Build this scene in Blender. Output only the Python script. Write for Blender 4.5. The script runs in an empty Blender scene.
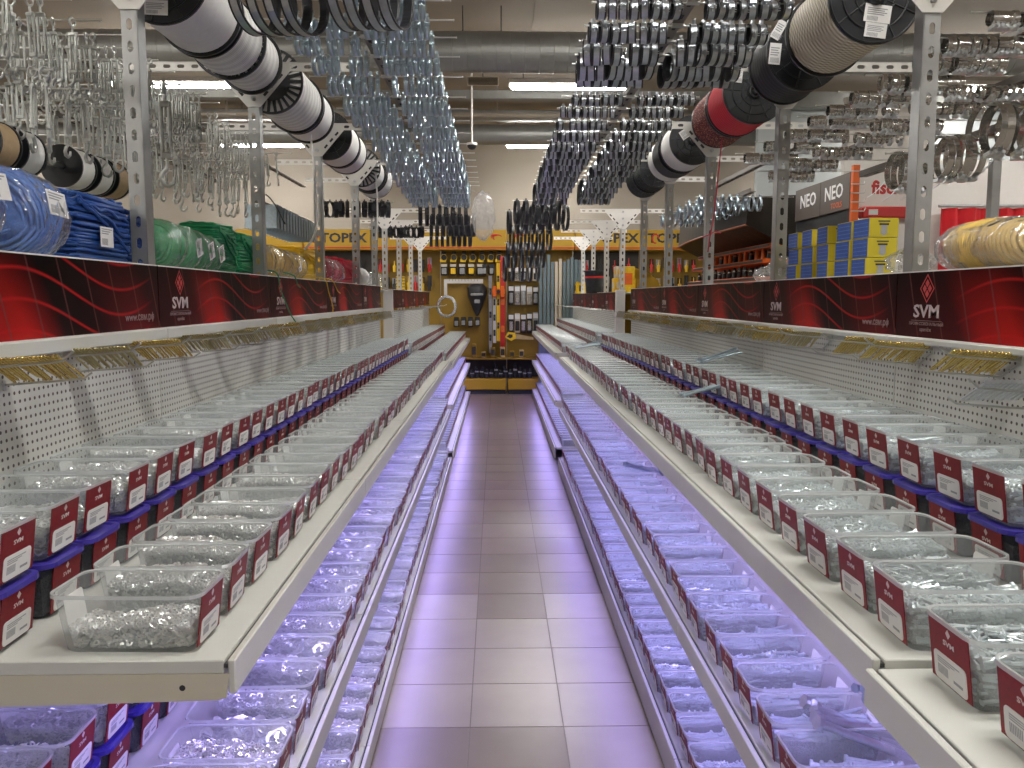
import bpy, math, random
from mathutils import Vector, Matrix, Euler
rnd = random.Random(11)
PI = math.pi
SC = bpy.context.scene
COL = SC.collection
rad = math.radians

# ------------------------------------------------------------------ camera
CAM_Z = 1.535
PITCH, YAW, FOC = rad(5.98), rad(-1.04), 830.0
cam_data = bpy.data.cameras.new('camera')
cam_data.sensor_width = 36.0
cam_data.lens = FOC / 1024.0 * 36.0
cam_data.clip_start = 0.02
cam_data.clip_end = 100
cam = bpy.data.objects.new('camera', cam_data)
COL.objects.link(cam)
cam.location = (0, 0, CAM_Z)
cam.rotation_euler = (PI / 2 - PITCH, 0, YAW)
SC.camera = cam
CR = Euler((PI / 2 - PITCH, 0, YAW)).to_matrix()


def at(px, py, Y):
    d = CR @ Vector(((px - 512) / FOC, -(py - 384) / FOC, -1))
    t = Y / d.y
    return Vector((d.x * t, Y, CAM_Z + d.z * t))


# ------------------------------------------------------------------ mesh builder
class MB:
    def __init__(s):
        s.v, s.f, s.m, s.s = [], [], [], []
        s.M = None

    def add(s, vs, fs, mi=0, smooth=False):
        b = len(s.v)
        if s.M is not None:
            M = s.M
            s.v.extend(tuple(M @ Vector(p)) for p in vs)
        else:
            s.v.extend(tuple(p) for p in vs)
        for f in fs:
            s.f.append(tuple(i + b for i in f))
            s.m.append(mi)
            s.s.append(smooth)
        return s

    def box(s, x0, y0, z0, x1, y1, z1, mi=0, b=0.0):
        if b <= 0:
            vs = [(x0, y0, z0), (x1, y0, z0), (x1, y1, z0), (x0, y1, z0), (x0, y0, z1), (x1, y0, z1), (x1, y1, z1), (x0, y1, z1)]
            return s.add(vs, [(0, 3, 2, 1), (4, 5, 6, 7), (0, 1, 5, 4), (1, 2, 6, 5), (2, 3, 7, 6), (3, 0, 4, 7)], mi)
        # chamfered box: 24 verts
        lo, hi = (x0, y0, z0), (x1, y1, z1)
        vs, idx = [], {}
        for cx in (0, 1):
            for cy in (0, 1):
                for cz in (0, 1):
                    c = (cx, cy, cz)
                    for ax in range(3):
                        p = []
                        for k in range(3):
                            base = hi[k] if c[k] else lo[k]
                            if k != ax:
                                base += -b if c[k] else b
                            p.append(base)
                        idx[(c, ax)] = len(vs)
                        vs.append(tuple(p))
        fs = []
        for ax in range(3):
            o1, o2 = [k for k in range(3) if k != ax]
            for side in (0, 1):
                q = []
                for (a, bb) in ((0, 0), (1, 0), (1, 1), (0, 1)):
                    c = [0, 0, 0]
                    c[ax] = side
                    c[o1] = a
                    c[o2] = bb
                    q.append(idx[(tuple(c), ax)])
                fs.append(tuple(q))
        for ax in range(3):
            o1, o2 = [k for k in range(3) if k != ax]
            for a in (0, 1):
                for bb in (0, 1):
                    q = []
                    for t, w in ((0, o1), (1, o1), (1, o2), (0, o2)):
                        c = [0, 0, 0]
                        c[ax] = t
                        c[o1] = a
                        c[o2] = bb
                        q.append(idx[(tuple(c), w)])
                    fs.append(tuple(q))
        for cx in (0, 1):
            for cy in (0, 1):
                for cz in (0, 1):
                    fs.append(tuple(idx[((cx, cy, cz), k)] for k in range(3)))
        return s.add(vs, fs, mi)

    def cyl(s, p0, p1, r0, r1=None, n=12, mi=0, caps=True, smooth=True):
        p0, p1 = Vector(p0), Vector(p1)
        r1 = r0 if r1 is None else r1
        d = (p1 - p0).normalized()
        u = d.orthogonal().normalized()
        w = d.cross(u)
        vs = []
        for p, r in ((p0, r0), (p1, r1)):
            for i in range(n):
                a = 2 * PI * i / n
                vs.append(p + (u * math.cos(a) + w * math.sin(a)) * r)
        s.add(vs, [(i, (i + 1) % n, n + (i + 1) % n, n + i) for i in range(n)], mi, smooth)
        if caps:
            s.add(vs[:n], [tuple(range(n))[::-1]], mi)
            s.add(vs[n:], [tuple(range(n))], mi)
        return s

    def tube(s, pts, r, n=6, mi=0, closed=False, smooth=True):
        pts = [Vector(p) for p in pts]
        m = len(pts)
        vs = []
        u = None
        for i, p in enumerate(pts):
            if closed:
                d = pts[(i + 1) % m] - pts[i - 1]
            else:
                d = pts[min(i + 1, m - 1)] - pts[max(i - 1, 0)]
            if d.length < 1e-9:
                d = Vector((0, 0, 1))
            d.normalize()
            if u is None:
                u = d.orthogonal().normalized()
            else:
                u = (u - d * u.dot(d))
                u = u.normalized() if u.length > 1e-6 else d.orthogonal().normalized()
            w = d.cross(u)
            rr = r[i] if isinstance(r, (list, tuple)) else r
            for k in range(n):
                a = 2 * PI * k / n
                vs.append(p + (u * math.cos(a) + w * math.sin(a)) * rr)
        fs = []
        for i in range(m if closed else m - 1):
            j = (i + 1) % m
            for k in range(n):
                k2 = (k + 1) % n
                fs.append((i * n + k, i * n + k2, j * n + k2, j * n + k))
        s.add(vs, fs, mi, smooth)
        if not closed:
            s.add(vs[:n], [tuple(range(n))[::-1]], mi)
            s.add(vs[-n:], [tuple(range(n))], mi)
        return s

    def lathe(s, prof, o, axis, n=24, mi=0, closed=False, smooth=True, a0=0.0, a1=2 * PI):
        """prof: (radius, height) pairs turned about axis through o."""
        o, ax = Vector(o), Vector(axis).normalized()
        u = Vector((0, 0, 1)) if abs(ax.z) < .9 else Vector((1, 0, 0))
        u = (u - ax * u.dot(ax)).normalized()
        w = ax.cross(u)
        full = abs(a1 - a0 - 2 * PI) < 1e-6
        nn = n if full else n + 1
        vs = []
        for i in range(nn):
            a = a0 + (a1 - a0) * i / n
            c = u * math.cos(a) + w * math.sin(a)
            for r, h in prof:
                vs.append(o + ax * h + c * r)
        P = len(prof)
        fs = []
        for i in range(n):
            j = (i + 1) % nn
            for k in range(P if closed else P - 1):
                k2 = (k + 1) % P
                fs.append((i * P + k, j * P + k, j * P + k2, i * P + k2))
        return s.add(vs, fs, mi, smooth)

    def band(s, o, axis, R, w, t, n=24, mi=0, a0=0.0, a1=2 * PI, smooth=False):
        return s.lathe([(R, -w / 2), (R, w / 2), (R - t, w / 2), (R - t, -w / 2)], o, axis, n, mi, True, smooth, a0, a1)

    def prism(s, poly, y0, y1, mi=0):
        """poly in XZ, extruded along Y."""
        n = len(poly)
        vs = [(x, y0, z) for x, z in poly] + [(x, y1, z) for x, z in poly]
        fs = [tuple(range(n)), tuple(range(n, 2 * n))[::-1]] + [(i, n + i, n + (i + 1) % n, (i + 1) % n) for i in range(n)]
        return s.add(vs, fs, mi)

    def mesh(s, name, mats):
        me = bpy.data.meshes.new(name)
        me.from_pydata(s.v, [], s.f)
        for m in (mats if isinstance(mats, (list, tuple)) else [mats]):
            me.materials.append(m)
        me.polygons.foreach_set('material_index', s.m)
        me.polygons.foreach_set('use_smooth', s.s)
        me.update()
        return me


def ob(name, data, parent=None, loc=None, rot=None, scale=None, label=None, cat=None, group=None, kind=None, mw=None):
    o = bpy.data.objects.new(name, data)
    COL.objects.link(o)
    if parent is not None:
        o.parent = parent
    if mw is not None:
        o.matrix_basis = mw
    else:
        if loc is not None:
            o.location = loc
        if rot is not None:
            o.rotation_euler = rot
        if scale is not None:
            o.scale = (scale,) * 3 if isinstance(scale, (int, float)) else scale
    tag(o, label, cat, group, kind)
    return o


def tag(o, label=None, cat=None, group=None, kind=None):
    if label:
        o['label'] = label
    if cat:
        o['category'] = cat
    if group:
        o['group'] = group
    if kind:
        o['kind'] = kind
    return o


def copy_tree(src, parent=None):
    c = src.copy()
    COL.objects.link(c)
    if parent is not None:
        c.parent = parent
    for ch in src.children:
        copy_tree(ch, c)
    return c


_U = ['', 'first', 'second', 'third', 'fourth', 'fifth', 'sixth', 'seventh', 'eighth', 'ninth', 'tenth', 'eleventh', 'twelfth',
      'thirteenth', 'fourteenth', 'fifteenth', 'sixteenth', 'seventeenth', 'eighteenth', 'nineteenth']
_T = {20: ('twentieth', 'twenty'), 30: ('thirtieth', 'thirty'), 40: ('fortieth', 'forty'), 50: ('fiftieth', 'fifty'), 60: ('sixtieth', 'sixty'), 70: ('seventieth', 'seventy')}


def nth(i):
    """0 -> first"""
    i += 1
    if i < 20:
        return _U[i]
    t, u = i // 10 * 10, i % 10
    return _T[t][0] if u == 0 else _T[t][1] + '-' + _U[u]


# ------------------------------------------------------------------ materials
def new_mat(name):
    m = bpy.data.materials.new(name)
    m.use_nodes = True
    nt = m.node_tree
    nt.nodes.clear()
    out = nt.nodes.new('ShaderNodeOutputMaterial')
    return m, nt, out


def nd(nt, typ, **kw):
    n = nt.nodes.new(typ)
    for k, v in kw.items():
        if k.startswith('i_'):
            n.inputs[k[2:].replace('_', ' ')].default_value = v
        else:
            setattr(n, k, v)
    return n


def rgba(c):
    return (c[0], c[1], c[2], 1.0)


def PM(name, col, rough=.5, metal=0.0, var=.10, scale=30.0, bump=0.0, bscale=None, emit=None, estr=0.0, spec=.5):
    m, nt, out = new_mat(name)
    b = nd(nt, 'ShaderNodeBsdfPrincipled')
    b.inputs['Metallic'].default_value = metal
    b.inputs['Roughness'].default_value = rough
    b.inputs['Specular IOR Level'].default_value = spec
    tc = nd(nt, 'ShaderNodeTexCoord')
    no = nd(nt, 'ShaderNodeTexNoise')
    no.inputs['Scale'].default_value = scale
    no.inputs['Detail'].default_value = 3
    nt.links.new(tc.outputs['Object'], no.inputs['Vector'])
    mx = nd(nt, 'ShaderNodeMix', data_type='RGBA')
    lo = [max(0, c * (1 - var)) for c in col]
    hi = [min(1, c * (1 + var)) for c in col]
    mx.inputs[6].default_value = rgba(lo)
    mx.inputs[7].default_value = rgba(hi)
    nt.links.new(no.outputs['Fac'], mx.inputs[0])
    nt.links.new(mx.outputs[2], b.inputs['Base Color'])
    if bump:
        bp = nd(nt, 'ShaderNodeBump')
        bp.inputs['Strength'].default_value = bump
        bp.inputs['Distance'].default_value = .01
        if bscale:
            no2 = nd(nt, 'ShaderNodeTexNoise')
            no2.inputs['Scale'].default_value = bscale
            nt.links.new(tc.outputs['Object'], no2.inputs['Vector'])
            nt.links.new(no2.outputs['Fac'], bp.inputs['Height'])
        else:
            nt.links.new(no.outputs['Fac'], bp.inputs['Height'])
        nt.links.new(bp.outputs['Normal'], b.inputs['Normal'])
    if emit:
        b.inputs['Emission Color'].default_value = rgba(emit)
        b.inputs['Emission Strength'].default_value = estr
    nt.links.new(b.outputs[0], out.inputs['Surface'])
    return m


def clear_mat(name, tint, milk, milkcol, rough=.15, bump=0.0, bscale=30, gloss=1.0):
    """see-through plastic: mostly transparent, a milky share that scatters, and a glossy skin."""
    m, nt, out = new_mat(name)
    tr = nd(nt, 'ShaderNodeBsdfTransparent')
    tr.inputs[0].default_value = rgba(tint)
    di = nd(nt, 'ShaderNodeBsdfDiffuse')
    di.inputs[0].default_value = rgba(milkcol)
    tl = nd(nt, 'ShaderNodeBsdfTranslucent')
    tl.inputs[0].default_value = rgba(milkcol)
    m1 = nd(nt, 'ShaderNodeMixShader')
    m1.inputs[0].default_value = .5
    nt.links.new(di.outputs[0], m1.inputs[1])
    nt.links.new(tl.outputs[0], m1.inputs[2])
    m2 = nd(nt, 'ShaderNodeMixShader')
    m2.inputs[0].default_value = milk
    nt.links.new(tr.outputs[0], m2.inputs[1])
    nt.links.new(m1.outputs[0], m2.inputs[2])
    gl = nd(nt, 'ShaderNodeBsdfGlossy')
    gl.inputs['Roughness'].default_value = rough
    fr = nd(nt, 'ShaderNodeLayerWeight')
    fr.inputs['Blend'].default_value = .5
    pw = nd(nt, 'ShaderNodeMath', operation='POWER')
    pw.inputs[1].default_value = 4.5
    nt.links.new(fr.outputs['Facing'], pw.inputs[0])
    mu = nd(nt, 'ShaderNodeMath', operation='MULTIPLY_ADD')
    mu.inputs[1].default_value = .9 * gloss
    mu.inputs[2].default_value = .035 * gloss
    nt.links.new(pw.outputs[0], mu.inputs[0])
    m3 = nd(nt, 'ShaderNodeMixShader')
    nt.links.new(mu.outputs[0], m3.inputs[0])
    nt.links.new(m2.outputs[0], m3.inputs[1])
    nt.links.new(gl.outputs[0], m3.inputs[2])
    if bump:
        tc = nd(nt, 'ShaderNodeTexCoord')
        no = nd(nt, 'ShaderNodeTexNoise')
        no.inputs['Scale'].default_value = bscale
        nt.links.new(tc.outputs['Object'], no.inputs['Vector'])
        bp = nd(nt, 'ShaderNodeBump')
        bp.inputs['Strength'].default_value = bump
        bp.inputs['Distance'].default_value = .02
        nt.links.new(no.outputs['Fac'], bp.inputs['Height'])
        for x in (di, tl, gl, fr):
            nt.links.new(bp.outputs['Normal'], x.inputs['Normal'])
    nt.links.new(m3.outputs[0], out.inputs['Surface'])
    return m


def EM(name, col, strength):
    m, nt, out = new_mat(name)
    e = nd(nt, 'ShaderNodeEmission')
    e.inputs[0].default_value = rgba(col)
    e.inputs[1].default_value = strength
    nt.links.new(e.outputs[0], out.inputs['Surface'])
    return m


def math_node(nt, op, a, b=None):
    n = nd(nt, 'ShaderNodeMath', operation=op)
    for i, x in enumerate((a, b)):
        if x is None:
            continue
        if isinstance(x, (int, float)):
            n.inputs[i].default_value = x
        else:
            nt.links.new(x, n.inputs[i])
    return n.outputs[0]


M = {}
M['shelf'] = PM('white_powder_coat', (.62, .62, .57), .42, 0, .04, 12)
M['cream'] = PM('cream_steel', (.60, .56, .44), .45, 0, .04, 10)
M['groove'] = PM('dark_groove', (.05, .05, .05), .6)
M['tub'] = clear_mat('milky_clear_plastic', (.96, .975, .975), .22, (.94, .98, .97), .2, gloss=.8)
M['rim'] = clear_mat('milky_plastic_rim', (.9, .93, .93), .65, (.92, .95, .95), .2)
M['film'] = clear_mat('clear_film', (.98, .98, .98), .07, (.9, .9, .9), .16, .6, 30, 2.2)
M['film2'] = clear_mat('crumpled_film', (.96, .96, .96), .22, (.95, .94, .91), .16, .7, 32, 2.4)
M['lid'] = PM('purple_plastic', (.045, .03, .30), .3, 0, .1, 20)
M['card'] = PM('red_card', (.19, .006, .012), .45, 0, .35, 90, spec=.25)
M['ink'] = PM('white_ink', (.62, .55, .53), .5, 0, .03)
M['sticker'] = PM('white_sticker', (.78, .77, .74), .5, 0, .04)
M['black_ink'] = PM('black_ink', (.03, .03, .03), .5)
M['grey_ink'] = PM('grey_ink', (.3, .3, .31), .5)
M['zinc'] = PM('zinc_plate', (.78, .81, .82), .28, .9, .2, 60)
M['zincb'] = PM('bluish_zinc', (.47, .57, .63), .28, .9, .25, 60)
M['zincc'] = PM('pale_zinc', (.76, .83, .86), .34, .55, .2, 60)
M['nutc'] = PM('bright_zinc', (.82, .82, .80), .32, .7, .15, 60)
M['zincd'] = PM('dull_zinc', (.50, .53, .56), .30, .95, .25, 60)
M['heap'] = PM('metal_heap', (.48, .50, .51), .5, .3, .6, 250, .6, 220)
M['galv'] = PM('galvanised_steel', (.38, .38, .365), .40, .75, .15, 25)
M['galvl'] = PM('light_galvanised_steel', (.62, .60, .55), .45, .5, .10, 20)
M['stain'] = PM('stainless_band', (.68, .67, .64), .18, 1.0, .08, 30)
M['rubber'] = PM('black_rubber', (.018, .018, .022), .5)
M['brass'] = PM('yellow_zinc', (.85, .60, .20), .26, .9, .3, 80)
M['olive'] = PM('olive_zinc', (.56, .48, .25), .30, .9, .3, 80)
M['wire'] = PM('plated_wire', (.62, .62, .58), .3, .9, .08)
M['hole'] = PM('slot_dark', (.03, .03, .03), .8)
M['flange'] = PM('black_spool_plastic', (.012, .013, .015), .35, 0, .2)
M['blue'] = PM('blue_rope', (.010, .065, .27), .5, 0, .35, 60)
M['lblue'] = PM('light_blue_rope', (.10, .22, .58), .45, 0, .35, 90)
M['green'] = PM('green_rope', (.012, .27, .10), .45, 0, .3, 60)
M['lgreen'] = PM('pale_green_rope', (.05, .27, .11), .45, 0, .35, 80)
M['yellow'] = PM('yellow_rope', (.80, .50, .01), .5, 0, .2, 60)
M['lyellow'] = PM('pale_yellow_rope', (.62, .42, .10), .5, 0, .3, 60)
M['red'] = PM('red_rope', (.55, .012, .035), .5, 0, .25, 60)
M['pink'] = PM('pink_red_rope', (.48, .03, .06), .45, 0, .5, 60)
M['white'] = PM('white_rope', (.80, .79, .74), .6, 0, .08, 40)
M['brown'] = PM('tan_rope', (.42, .30, .17), .7, 0, .2, 60)
M['yellowboard'] = PM('yellow_display', (.48, .28, .012), .55, 0, .12, 4)
M['ochre'] = PM('ochre_display', (.27, .155, .010), .55, 0, .15, 3)
M['orange'] = PM('orange_plastic', (.75, .13, .01), .45, 0, .2, 10)
M['redp'] = PM('red_plastic', (.55, .02, .015), .4, 0, .1)
M['dark'] = PM('dark_tool', (.02, .02, .022), .5, 0, .3)
M['darkbrown'] = PM('dark_brown_board', (.035, .026, .018), .5, 0, .4, 6)
M['greypack'] = PM('grey_package', (.30, .30, .30), .4, 0, .4, 25)
M['signgrey'] = PM('dark_grey_sign', (.095, .075, .062), .5, 0, .08)
M['whitesign'] = PM('white_sign', (.80, .76, .70), .5, 0, .03)
M['pvc'] = PM('blue_grey_profile', (.17, .23, .25), .4, .1, .15)
M['boxblue'] = PM('blue_box_side', (.03, .09, .35), .5, 0, .3, 40)
M['boxyellow'] = PM('yellow_box_end', (.52, .42, .02), .5, 0, .08)
M['beige'] = PM('beige_card', (.62, .54, .42), .6, 0, .05)
M['wood'] = PM('pale_wood', (.45, .32, .16), .6, 0, .25, 20)


def pegboard_mat():
    m, nt, out = new_mat('perforated_steel')
    b = nd(nt, 'ShaderNodeBsdfPrincipled')
    b.inputs['Roughness'].default_value = .45
    tc = nd(nt, 'ShaderNodeTexCoord')
    sp = nd(nt, 'ShaderNodeSeparateXYZ')
    nt.links.new(tc.outputs['Object'], sp.inputs[0])
    P = .0195
    fy = math_node(nt, 'SUBTRACT', math_node(nt, 'FRACT', math_node(nt, 'DIVIDE', sp.outputs['Y'], P)), .5)
    fz = math_node(nt, 'SUBTRACT', math_node(nt, 'FRACT', math_node(nt, 'DIVIDE', sp.outputs['Z'], P)), .5)
    d2 = math_node(nt, 'ADD', math_node(nt, 'MULTIPLY', fy, fy), math_node(nt, 'MULTIPLY', fz, fz))
    k = math_node(nt, 'LESS_THAN', d2, .205 ** 2)
    mx = nd(nt, 'ShaderNodeMix', data_type='RGBA')
    mx.inputs[6].default_value = (.60, .60, .555, 1)
    mx.inputs[7].default_value = (.07, .05, .04, 1)
    nt.links.new(k, mx.inputs[0])
    nt.links.new(mx.outputs[2], b.inputs['Base Color'])
    nt.links.new(b.outputs[0], out.inputs['Surface'])
    return m


M['peg'] = pegboard_mat()


def banner_mat():
    """printed board: dark red to black with glowing red waves and slanted hairlines; local X along 1.25 m, Z up .185 m."""
    m, nt, out = new_mat('red_wave_print')
    b = nd(nt, 'ShaderNodeBsdfPrincipled')
    b.inputs['Roughness'].default_value = .35
    b.inputs['Specular IOR Level'].default_value = .06
    tc = nd(nt, 'ShaderNodeTexCoord')
    sp = nd(nt, 'ShaderNodeSeparateXYZ')
    nt.links.new(tc.outputs['Object'], sp.inputs[0])
    u = math_node(nt, 'DIVIDE', sp.outputs['X'], 1.25)
    v = math_node(nt, 'DIVIDE', sp.outputs['Z'], .185)
    rp = nd(nt, 'ShaderNodeValToRGB')
    nt.links.new(math_node(nt, 'ADD', u, math_node(nt, 'MULTIPLY', v, .10)), rp.inputs[0])
    el = rp.color_ramp.elements
    stops = [(0, (.020, .004, .004)), (.15, (.035, .004, .005)), (.28, (.05, .005, .006)), (.36, (.22, .008, .008)), (.46, (.30, .010, .008)),
             (.53, (.10, .005, .005)), (.58, (.008, .003, .003)), (.72, (.012, .003, .003)), (.86, (.07, .006, .007)), (.94, (.075, .006, .007)), (1, (.03, .004, .005))]
    el[0].position, el[0].color = 0, rgba(stops[0][1])
    el[1].position, el[1].color = 1, rgba(stops[-1][1])
    for p, c in stops[1:-1]:
        e = el.new(p)
        e.color = rgba(c)
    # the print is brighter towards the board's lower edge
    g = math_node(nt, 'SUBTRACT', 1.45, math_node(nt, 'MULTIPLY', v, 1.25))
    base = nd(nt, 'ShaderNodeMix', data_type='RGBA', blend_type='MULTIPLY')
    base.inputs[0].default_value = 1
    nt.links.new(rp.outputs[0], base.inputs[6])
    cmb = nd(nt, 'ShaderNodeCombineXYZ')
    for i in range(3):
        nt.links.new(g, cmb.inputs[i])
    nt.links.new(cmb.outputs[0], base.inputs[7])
    # waves
    cs = math_node(nt, 'COSINE', math_node(nt, 'MULTIPLY', math_node(nt, 'SUBTRACT', u, .42), 2 * PI / .78))
    t = math_node(nt, 'DIVIDE', math_node(nt, 'SUBTRACT', v, math_node(nt, 'MULTIPLY', cs, .30)), .36)
    dist = math_node(nt, 'ABSOLUTE', math_node(nt, 'SUBTRACT', math_node(nt, 'FRACT', t), .5))
    line = math_node(nt, 'LESS_THAN', dist, .055)
    soft = nd(nt, 'ShaderNodeMapRange')
    nt.links.new(dist, soft.inputs[0])
    soft.inputs[1].default_value = .0
    soft.inputs[2].default_value = .09
    soft.inputs[3].default_value = 1
    soft.inputs[4].default_value = 0
    fade = nd(nt, 'ShaderNodeMapRange')
    nt.links.new(u, fade.inputs[0])
    fade.inputs[1].default_value = .24
    fade.inputs[2].default_value = .36
    fade2 = nd(nt, 'ShaderNodeMapRange')
    nt.links.new(u, fade2.inputs[0])
    fade2.inputs[1].default_value = .97
    fade2.inputs[2].default_value = .85
    lf = math_node(nt, 'MULTIPLY', math_node(nt, 'MULTIPLY', soft.outputs[0], fade.outputs[0]), math_node(nt, 'MULTIPLY', fade2.outputs[0], .85))
    mx = nd(nt, 'ShaderNodeMix', data_type='RGBA')
    nt.links.new(lf, mx.inputs[0])
    nt.links.new(base.outputs[2], mx.inputs[6])
    mx.inputs[7].default_value = (.42, .012, .012, 1)
    # hairlines
    hl = math_node(nt, 'FRACT', math_node(nt, 'MULTIPLY', math_node(nt, 'ADD', u, math_node(nt, 'MULTIPLY', v, .05)), 10))
    hk = math_node(nt, 'MULTIPLY', math_node(nt, 'LESS_THAN', hl, .055), .6)
    mx2 = nd(nt, 'ShaderNodeMix', data_type='RGBA')
    nt.links.new(hk, mx2.inputs[0])
    nt.links.new(mx.outputs[2], mx2.inputs[6])
    mx2.inputs[7].default_value = (.14, .05, .045, 1)
    nt.links.new(mx2.outputs[2], b.inputs['Base Color'])
    nt.links.new(b.outputs[0], out.inputs['Surface'])
    return m


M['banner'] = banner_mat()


def stripe_mat(name, c1, c2, scale, dist=0.0, direction='DIAGONAL', rough=.55, bump=.4):
    m, nt, out = new_mat(name)
    b = nd(nt, 'ShaderNodeBsdfPrincipled')
    b.inputs['Roughness'].default_value = rough
    tc = nd(nt, 'ShaderNodeTexCoord')
    w = nd(nt, 'ShaderNodeTexWave', wave_type='BANDS', bands_direction=direction)
    w.inputs['Scale'].default_value = scale
    w.inputs['Distortion'].default_value = dist
    nt.links.new(tc.outputs['Object'], w.inputs['Vector'])
    mx = nd(nt, 'ShaderNodeMix', data_type='RGBA')
    mx.inputs[6].default_value = rgba(c1)
    mx.inputs[7].default_value = rgba(c2)
    nt.links.new(w.outputs['Fac'], mx.inputs[0])
    nt.links.new(mx.outputs[2], b.inputs['Base Color'])
    bp = nd(nt, 'ShaderNodeBump')
    bp.inputs['Strength'].default_value = bump
    bp.inputs['Distance'].default_value = .004
    nt.links.new(w.outputs['Fac'], bp.inputs['Height'])
    nt.links.new(bp.outputs['Normal'], b.inputs['Normal'])
    nt.links.new(b.outputs[0], out.inputs['Surface'])
    return m


def speckle_mat(name, c1, c2, scale, thr=.5):
    m, nt, out = new_mat(name)
    b = nd(nt, 'ShaderNodeBsdfPrincipled')
    b.inputs['Roughness'].default_value = .6
    tc = nd(nt, 'ShaderNodeTexCoord')
    vo = nd(nt, 'ShaderNodeTexVoronoi')
    vo.inputs['Scale'].default_value = scale
    nt.links.new(tc.outputs['Object'], vo.inputs['Vector'])
    k = math_node(nt, 'LESS_THAN', vo.outputs['Distance'], thr)
    mx = nd(nt, 'ShaderNodeMix', data_type='RGBA')
    mx.inputs[6].default_value = rgba(c1)
    mx.inputs[7].default_value = rgba(c2)
    nt.links.new(k, mx.inputs[0])
    nt.links.new(mx.outputs[2], b.inputs['Base Color'])
    nt.links.new(b.outputs[0], out.inputs['Surface'])
    return m


M['cream_rope'] = stripe_mat('cream_twisted_rope', (.30, .26, .18), (.66, .60, .47), 26, 1.0, 'DIAGONAL')
M['white_cord'] = stripe_mat('white_wound_cord', (.60, .59, .55), (.82, .81, .76), 22, .6, 'Y', .6, .25)
M['red_cord'] = stripe_mat('red_wound_cord', (.42, .008, .02), (.62, .02, .04), 40, .3, 'Y', .55, .15)
M['red_braid'] = speckle_mat('red_yellow_braid', (.10, .006, .008), (.50, .22, .12), 130, .34)
M['dark_rope'] = speckle_mat('dark_green_rope', (.012, .016, .012), (.09, .11, .08), 90, .3)
M['black_cord'] = stripe_mat('black_wound_cord', (.010, .010, .011), (.035, .033, .032), 40, .3, 'Y', .5, .2)

# ------------------------------------------------------------------ text
_txt = {}


def text_mesh(s, size, mat, bold=.0, sx=1.0, ext=.0004, spacing=1.0):
    key = (s, size, mat.name, bold, sx)
    if key in _txt:
        return _txt[key]
    cu = bpy.data.curves.new('lettering', 'FONT')
    cu.body = s
    cu.size = size
    cu.align_x = 'CENTER'
    cu.align_y = 'CENTER'
    cu.extrude = ext
    cu.offset = bold * size
    cu.resolution_u = 2
    cu.space_character = spacing
    t = bpy.data.objects.new('lettering_source', cu)
    COL.objects.link(t)
    dg = bpy.context.evaluated_depsgraph_get()
    me = bpy.data.meshes.new_from_object(t.evaluated_get(dg))
    bpy.data.objects.remove(t)
    bpy.data.curves.remove(cu)
    me.name = 'lettering'
    me.transform(Matrix.Diagonal((sx, 1, 1, 1)))
    me.materials.clear()
    me.materials.append(mat)
    _txt[key] = me
    return me


def frame_mat(o, right, up):
    """matrix whose local X = right, Y = up, Z = right x up (towards the reader)."""
    r, u = Vector(right).normalized(), Vector(up).normalized()
    n = r.cross(u)
    m = Matrix((r, u, n)).transposed().to_4x4()
    m.translation = Vector(o)
    return m


def text_faces(mb, s, size, o, right, up, mi, bold=0.0, sx=1.0, spacing=1.0):
    """copies lettering into a mesh builder."""
    me = text_mesh(s, size, M['ink'], bold, sx, .0004, spacing)
    F = frame_mat(o, right, up)
    mb.add([F @ v.co for v in me.vertices], [tuple(p.vertices) for p in me.polygons], mi)


def slotted(mb, L, w, t, pitch=.064, sl=.034, sw=.016, mi=0):
    """flat strip along local Z with a slot in every pitch; X across, front face at y=0, back at y=t."""
    n = max(1, int(round(L / pitch)))
    p = L / n
    a, b = sw / 2, sl / 2
    inner = [(-a * .75, -b * .8), (0, -b), (a * .75, -b * .8), (a, -b * .55), (a, b * .55), (a * .75, b * .8), (0, b), (-a * .75, b * .8), (-a, b * .55), (-a, -b * .55)]
    outer = [(-w / 2, -p / 2), (0, -p / 2), (w / 2, -p / 2), (w / 2, -b * .55), (w / 2, b * .55), (w / 2, p / 2), (0, p / 2), (-w / 2, p / 2), (-w / 2, b * .55), (-w / 2, -b * .55)]
    k = 10
    for i in range(n):
        zc = (i + .5) * p
        vs = []
        for y in (0, t):
            vs += [(x, y, z + zc) for x, z in outer] + [(x, y, z + zc) for x, z in inner]
        fs = []
        for j in range(k):
            j2 = (j + 1) % k
            fs.append((j, j2, k + j2, k + j))
            fs.append((2 * k + j2, 2 * k + j, 3 * k + j, 3 * k + j2))
            fs.append((k + j, k + j2, 3 * k + j2, 3 * k + j))
            if (j in (2, 3, 4, 7, 8, 9)) or (i == 0 and j in (0, 1)) or (i == n - 1 and j in (5, 6)):
                fs.append((j2, j, 2 * k + j, 2 * k + j2))
        mb.add(vs, fs, mi)
# ================================================================== room
CEIL = 4.55
ROOM = (-11.0, 11.0, -6.0, 16.0)

M['tile_a'] = PM('light_taupe_tile', (.345, .295, .245), .30, 0, .10, 6)
M['tile_b'] = PM('brown_taupe_tile', (.215, .17, .14), .30, 0, .12, 6)
M['tile_c'] = PM('rosy_taupe_tile', (.25, .195, .165), .30, 0, .12, 6)
M['grout'] = PM('grout', (.22, .19, .16), .8)
M['ceiling'] = PM('beige_ceiling', (.34, .285, .22), .8, 0, .06, 1.5)
M['farwall'] = PM('beige_wall', (.31, .27, .22), .8, 0, .04, 1.5)
M['wallgrey'] = PM('grey_wall', (.40, .42, .41), .8, 0, .04, 1.5)
M['duct'] = PM('spiral_duct_steel', (.30, .30, .28), .45, .6, .15, 8)

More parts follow.
